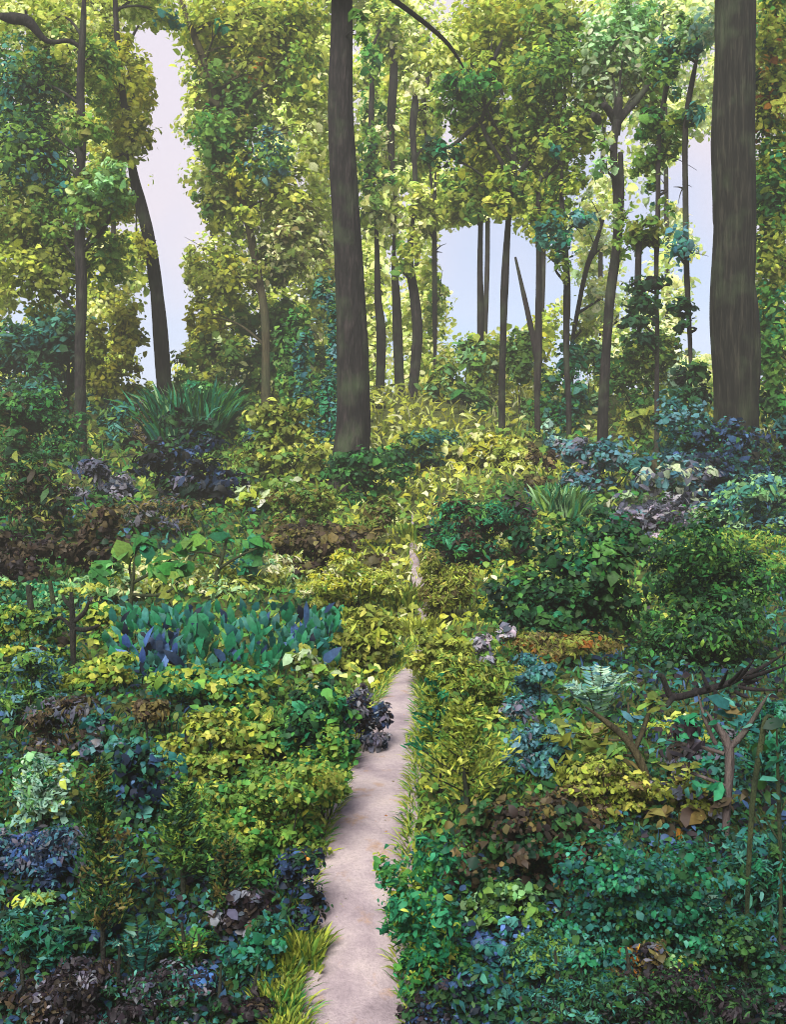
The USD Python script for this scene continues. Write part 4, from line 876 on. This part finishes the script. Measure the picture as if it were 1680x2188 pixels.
# ------------------------------------------------------------------ ground cover and grass, pebbles
def scatter(rng, n, r0, r1):
    row = rng.uniform(r0, r1, n); px = rng.uniform(-140, 1820, n)
    k = int(n * .72); m = n - k; px[k:] = np.where(rng.random(m) < .5, rng.uniform(-1100, -140, m), rng.uniform(1820, 2800, m))
    Y = _inv(np.clip(row, 850, 4200)); Y = Y * rng.uniform(.97, 1.03, n)
    X = (px - 840) * Y / F
    yy = np.clip(Y, _py[0], _py[-1]); d = np.abs(X - path_x(yy)) - path_w(yy) / 2
    return X, Y, d
def ground_cols(rng, X, Y):
    n = len(X)
    p = np.stack([X * .35, Y * .28, np.zeros(n)], 1)
    a = meshkit.fbm(p, 3, 2); b = meshkit.fbm(p * 1.7 + 9, 3, 5)
    yd = np.clip(Y, _py[0], _py[-1]); near = np.exp(-np.abs(X - path_x(yd)) / (1.4 + .06 * Y))
    pals = [palette(q) for q in ('yg:2,pale:.8,gold', 'mid:2,yg:.6,olive:.6', 'dark:1.5,green', 'teal:.8,dark:1.6,navy:.6,purp:.3')]
    v = a * 1.6 + b * .8 - near * 1.1 + .25 - .03 * (Y - 9) + .75 * np.clip((8.2 - Y) / 1.6, 0, 1)
    idx = np.digitize(v + rng.normal(0, .22, n), [0, .6, 1.15])
    out = np.zeros((n, 3))
    for i, (c, pr) in enumerate(pals):
        m = idx == i
        out[m] = c[rng.choice(len(c), m.sum(), p=pr)]
    return out * rng.uniform(.8, 1.2, (n, 1))
rng = np.random.default_rng(5)
X, Y, d = scatter(rng, 62000, 850, 2420)
ok = ((d > .015) & (d + rng.normal(0, .02, len(d)) > 0)) | ((Y > 12.5) & (rng.random(len(d)) < .45))
X, Y = X[ok], Y[ok]; n = len(X); s = Y / F
C = np.stack([X, Y, ground_z(X, Y) - .02], 1)
v, f, c = blades(rng, C, np.stack([rng.normal(0, .3, n), rng.normal(-.05, .3, n), np.ones(n)], 1), rng.uniform(14, 34, n) * s, rng.uniform(3, 6, n) * s, rng.uniform(.1, 1, n), ground_cols(rng, X, Y))
tag(part(world, 'grass', (v, f), GRASS, smooth=True, col=c), 'mixed grass growing between the plants on the slope', 'grass', kind='stuff')
X, Y, d = scatter(rng, 36000, 850, 2420)
ok = d > .05
X, Y = X[ok], Y[ok]; n = len(X); s = Y / F
C = np.stack([X, Y, ground_z(X, Y) + rng.uniform(.0, 26, n) * s], 1)
N = unit(np.stack([rng.normal(0, .4, n), rng.normal(-.45, .4, n), np.ones(n)], 1)); A = np.cross(N, rng.normal(size=(n, 3)))
v, f, c = leaves(rng, C, A, N, rng.uniform(14, 26, n) * s, rng.uniform(9, 16, n) * s, ground_cols(rng, X, Y))
tag(part(world, 'ground_cover', (v, f), LEAF, smooth=True, col=c), 'low leafy ground cover spreading between the plants', 'ground cover', kind='stuff')
# path verge: short grass fringing both edges of the path
ys = rng.uniform(_py[0], 16, 5200); sd_ = np.where(rng.random(5200) < .5, -1, 1)
xs = path_x(ys) + sd_ * (path_w(ys) / 2 + np.abs(rng.normal(0, .05, 5200)) - .012)
C = np.stack([xs, ys, ground_z(xs, ys) - .01], 1); cols, pr = palette('yg:2,mid,green:.6')
v, f, c = blades(rng, C, np.stack([-sd_ * .35 + rng.normal(0, .35, 5200), rng.normal(-.1, .3, 5200), np.ones(5200)], 1), rng.uniform(.05, .17, 5200), rng.uniform(.006, .014, 5200), rng.uniform(.2, 1, 5200), cols[rng.choice(len(cols), 5200, p=pr)] * rng.uniform(.8, 1.2, (5200, 1)))
tag(part(world, 'verge_grass', (v, f), GRASS, smooth=True, col=c), 'short bright grass fringing both edges of the path', 'grass', kind='stuff')
# litter on the path
m = 900
ys = rng.uniform(5.6, 13, m); u = rng.uniform(-.95, .95, m); u = np.sign(u) * np.abs(u) ** .6; xs = path_x(ys) + u * path_w(ys) / 2
C = np.stack([xs, ys, ground_z(xs, ys) + .045 - .02 * u ** 2], 1); N = unit(np.stack([rng.normal(0, .2, m), rng.normal(0, .2, m), np.ones(m)], 1)); cols, pr = palette('rust:1.2,oliveb,lilac,yg:.3')
v, f, c = leaves(rng, C, np.cross(N, rng.normal(size=(m, 3))), N, rng.uniform(.014, .045, m), rng.uniform(.007, .02, m), cols[rng.choice(len(cols), m, p=pr)])
tag(part(world, 'leaf_litter', (v, f), LEAF, smooth=True, col=c), 'small dry leaves scattered on the path', 'leaf litter', kind='stuff')


def pebbles():
    rng = np.random.default_rng(77); m = 1500
    ys = 5.4 + 7 * rng.random(m) ** 1.5; u = rng.uniform(-1, 1, m); u = np.sign(u) * np.abs(u) ** .7
    xs = path_x(ys) + u * path_w(ys) * .56
    import trimesh
    ico = trimesh.creation.icosphere(0); bv, bf = np.asarray(ico.vertices), np.asarray(ico.faces)
    r = np.exp(rng.normal(-5.1, .5, m))
    sc = r[:, None] * np.stack([rng.uniform(.7, 1.3, m), rng.uniform(.7, 1.3, m), rng.uniform(.4, .8, m)], 1)
    V = bv[None] * sc[:, None] * (1 + rng.normal(0, .08, (m, len(bv), 1))) + np.stack([xs, ys, ground_z(xs, ys) + .03], 1)[:, None]
    Fs = bf[None] + np.arange(m)[:, None, None] * len(bv)
    cols, pr = palette('lilac:1.2,oliveb:.6,grayv', .8)
    c = np.repeat(cols[rng.choice(len(cols), m, p=pr)], len(bv), axis=0)
    stone = usdkit.material(stage, '/World/Looks/pebble', {'a': ('attribute', {'attribute': 'tint'}), 'p': ('principled_bsdf', {'roughness': .8})}, [('a.color', 'p.base_color')], surface='p.BSDF')
    tag(part(world, 'pebbles', (V.reshape(-1, 3), Fs.reshape(-1, 3)), stone, smooth=True, col=c), 'small grey pebbles lying along the trodden path', 'pebbles', kind='stuff')
pebbles()

for i, (x0, b, h, lab) in enumerate(((45, 2190, 150, 'dark stem in the very bottom left corner, leftmost of the bottom row'), (150, 2200, 120, 'short dark stem in the purple-brown bush of the bottom left corner'), (255, 2190, 170, 'tallest dark stem of the bottom row, beside the dark teal fern'),
        (330, 2200, 110, 'shortest dark stem of the bottom row, in the teal and purple bush'), (468, 2200, 140, 'dark leaning stem between the blue-violet plant and the dark purple bush'), (545, 2180, 120, 'dark stem nearest the lime grass tufts at the bottom'))):
    plant(x0, b, 30, h, 'sapling', 'dark', lab, 'stalk', name='bare_stalk', stem=STEM, leaf=(22, 9), group='dark stems along the bottom left',
          points=([([(x0, b), (x0 + 4 - 3 * (i % 3), b - h * .5), (x0 - 3 + 2 * i, b - h)], [8, 9, 4])], [(x0, b - h * .5, 14, 30, 'purp,dark,navy', 6)]))
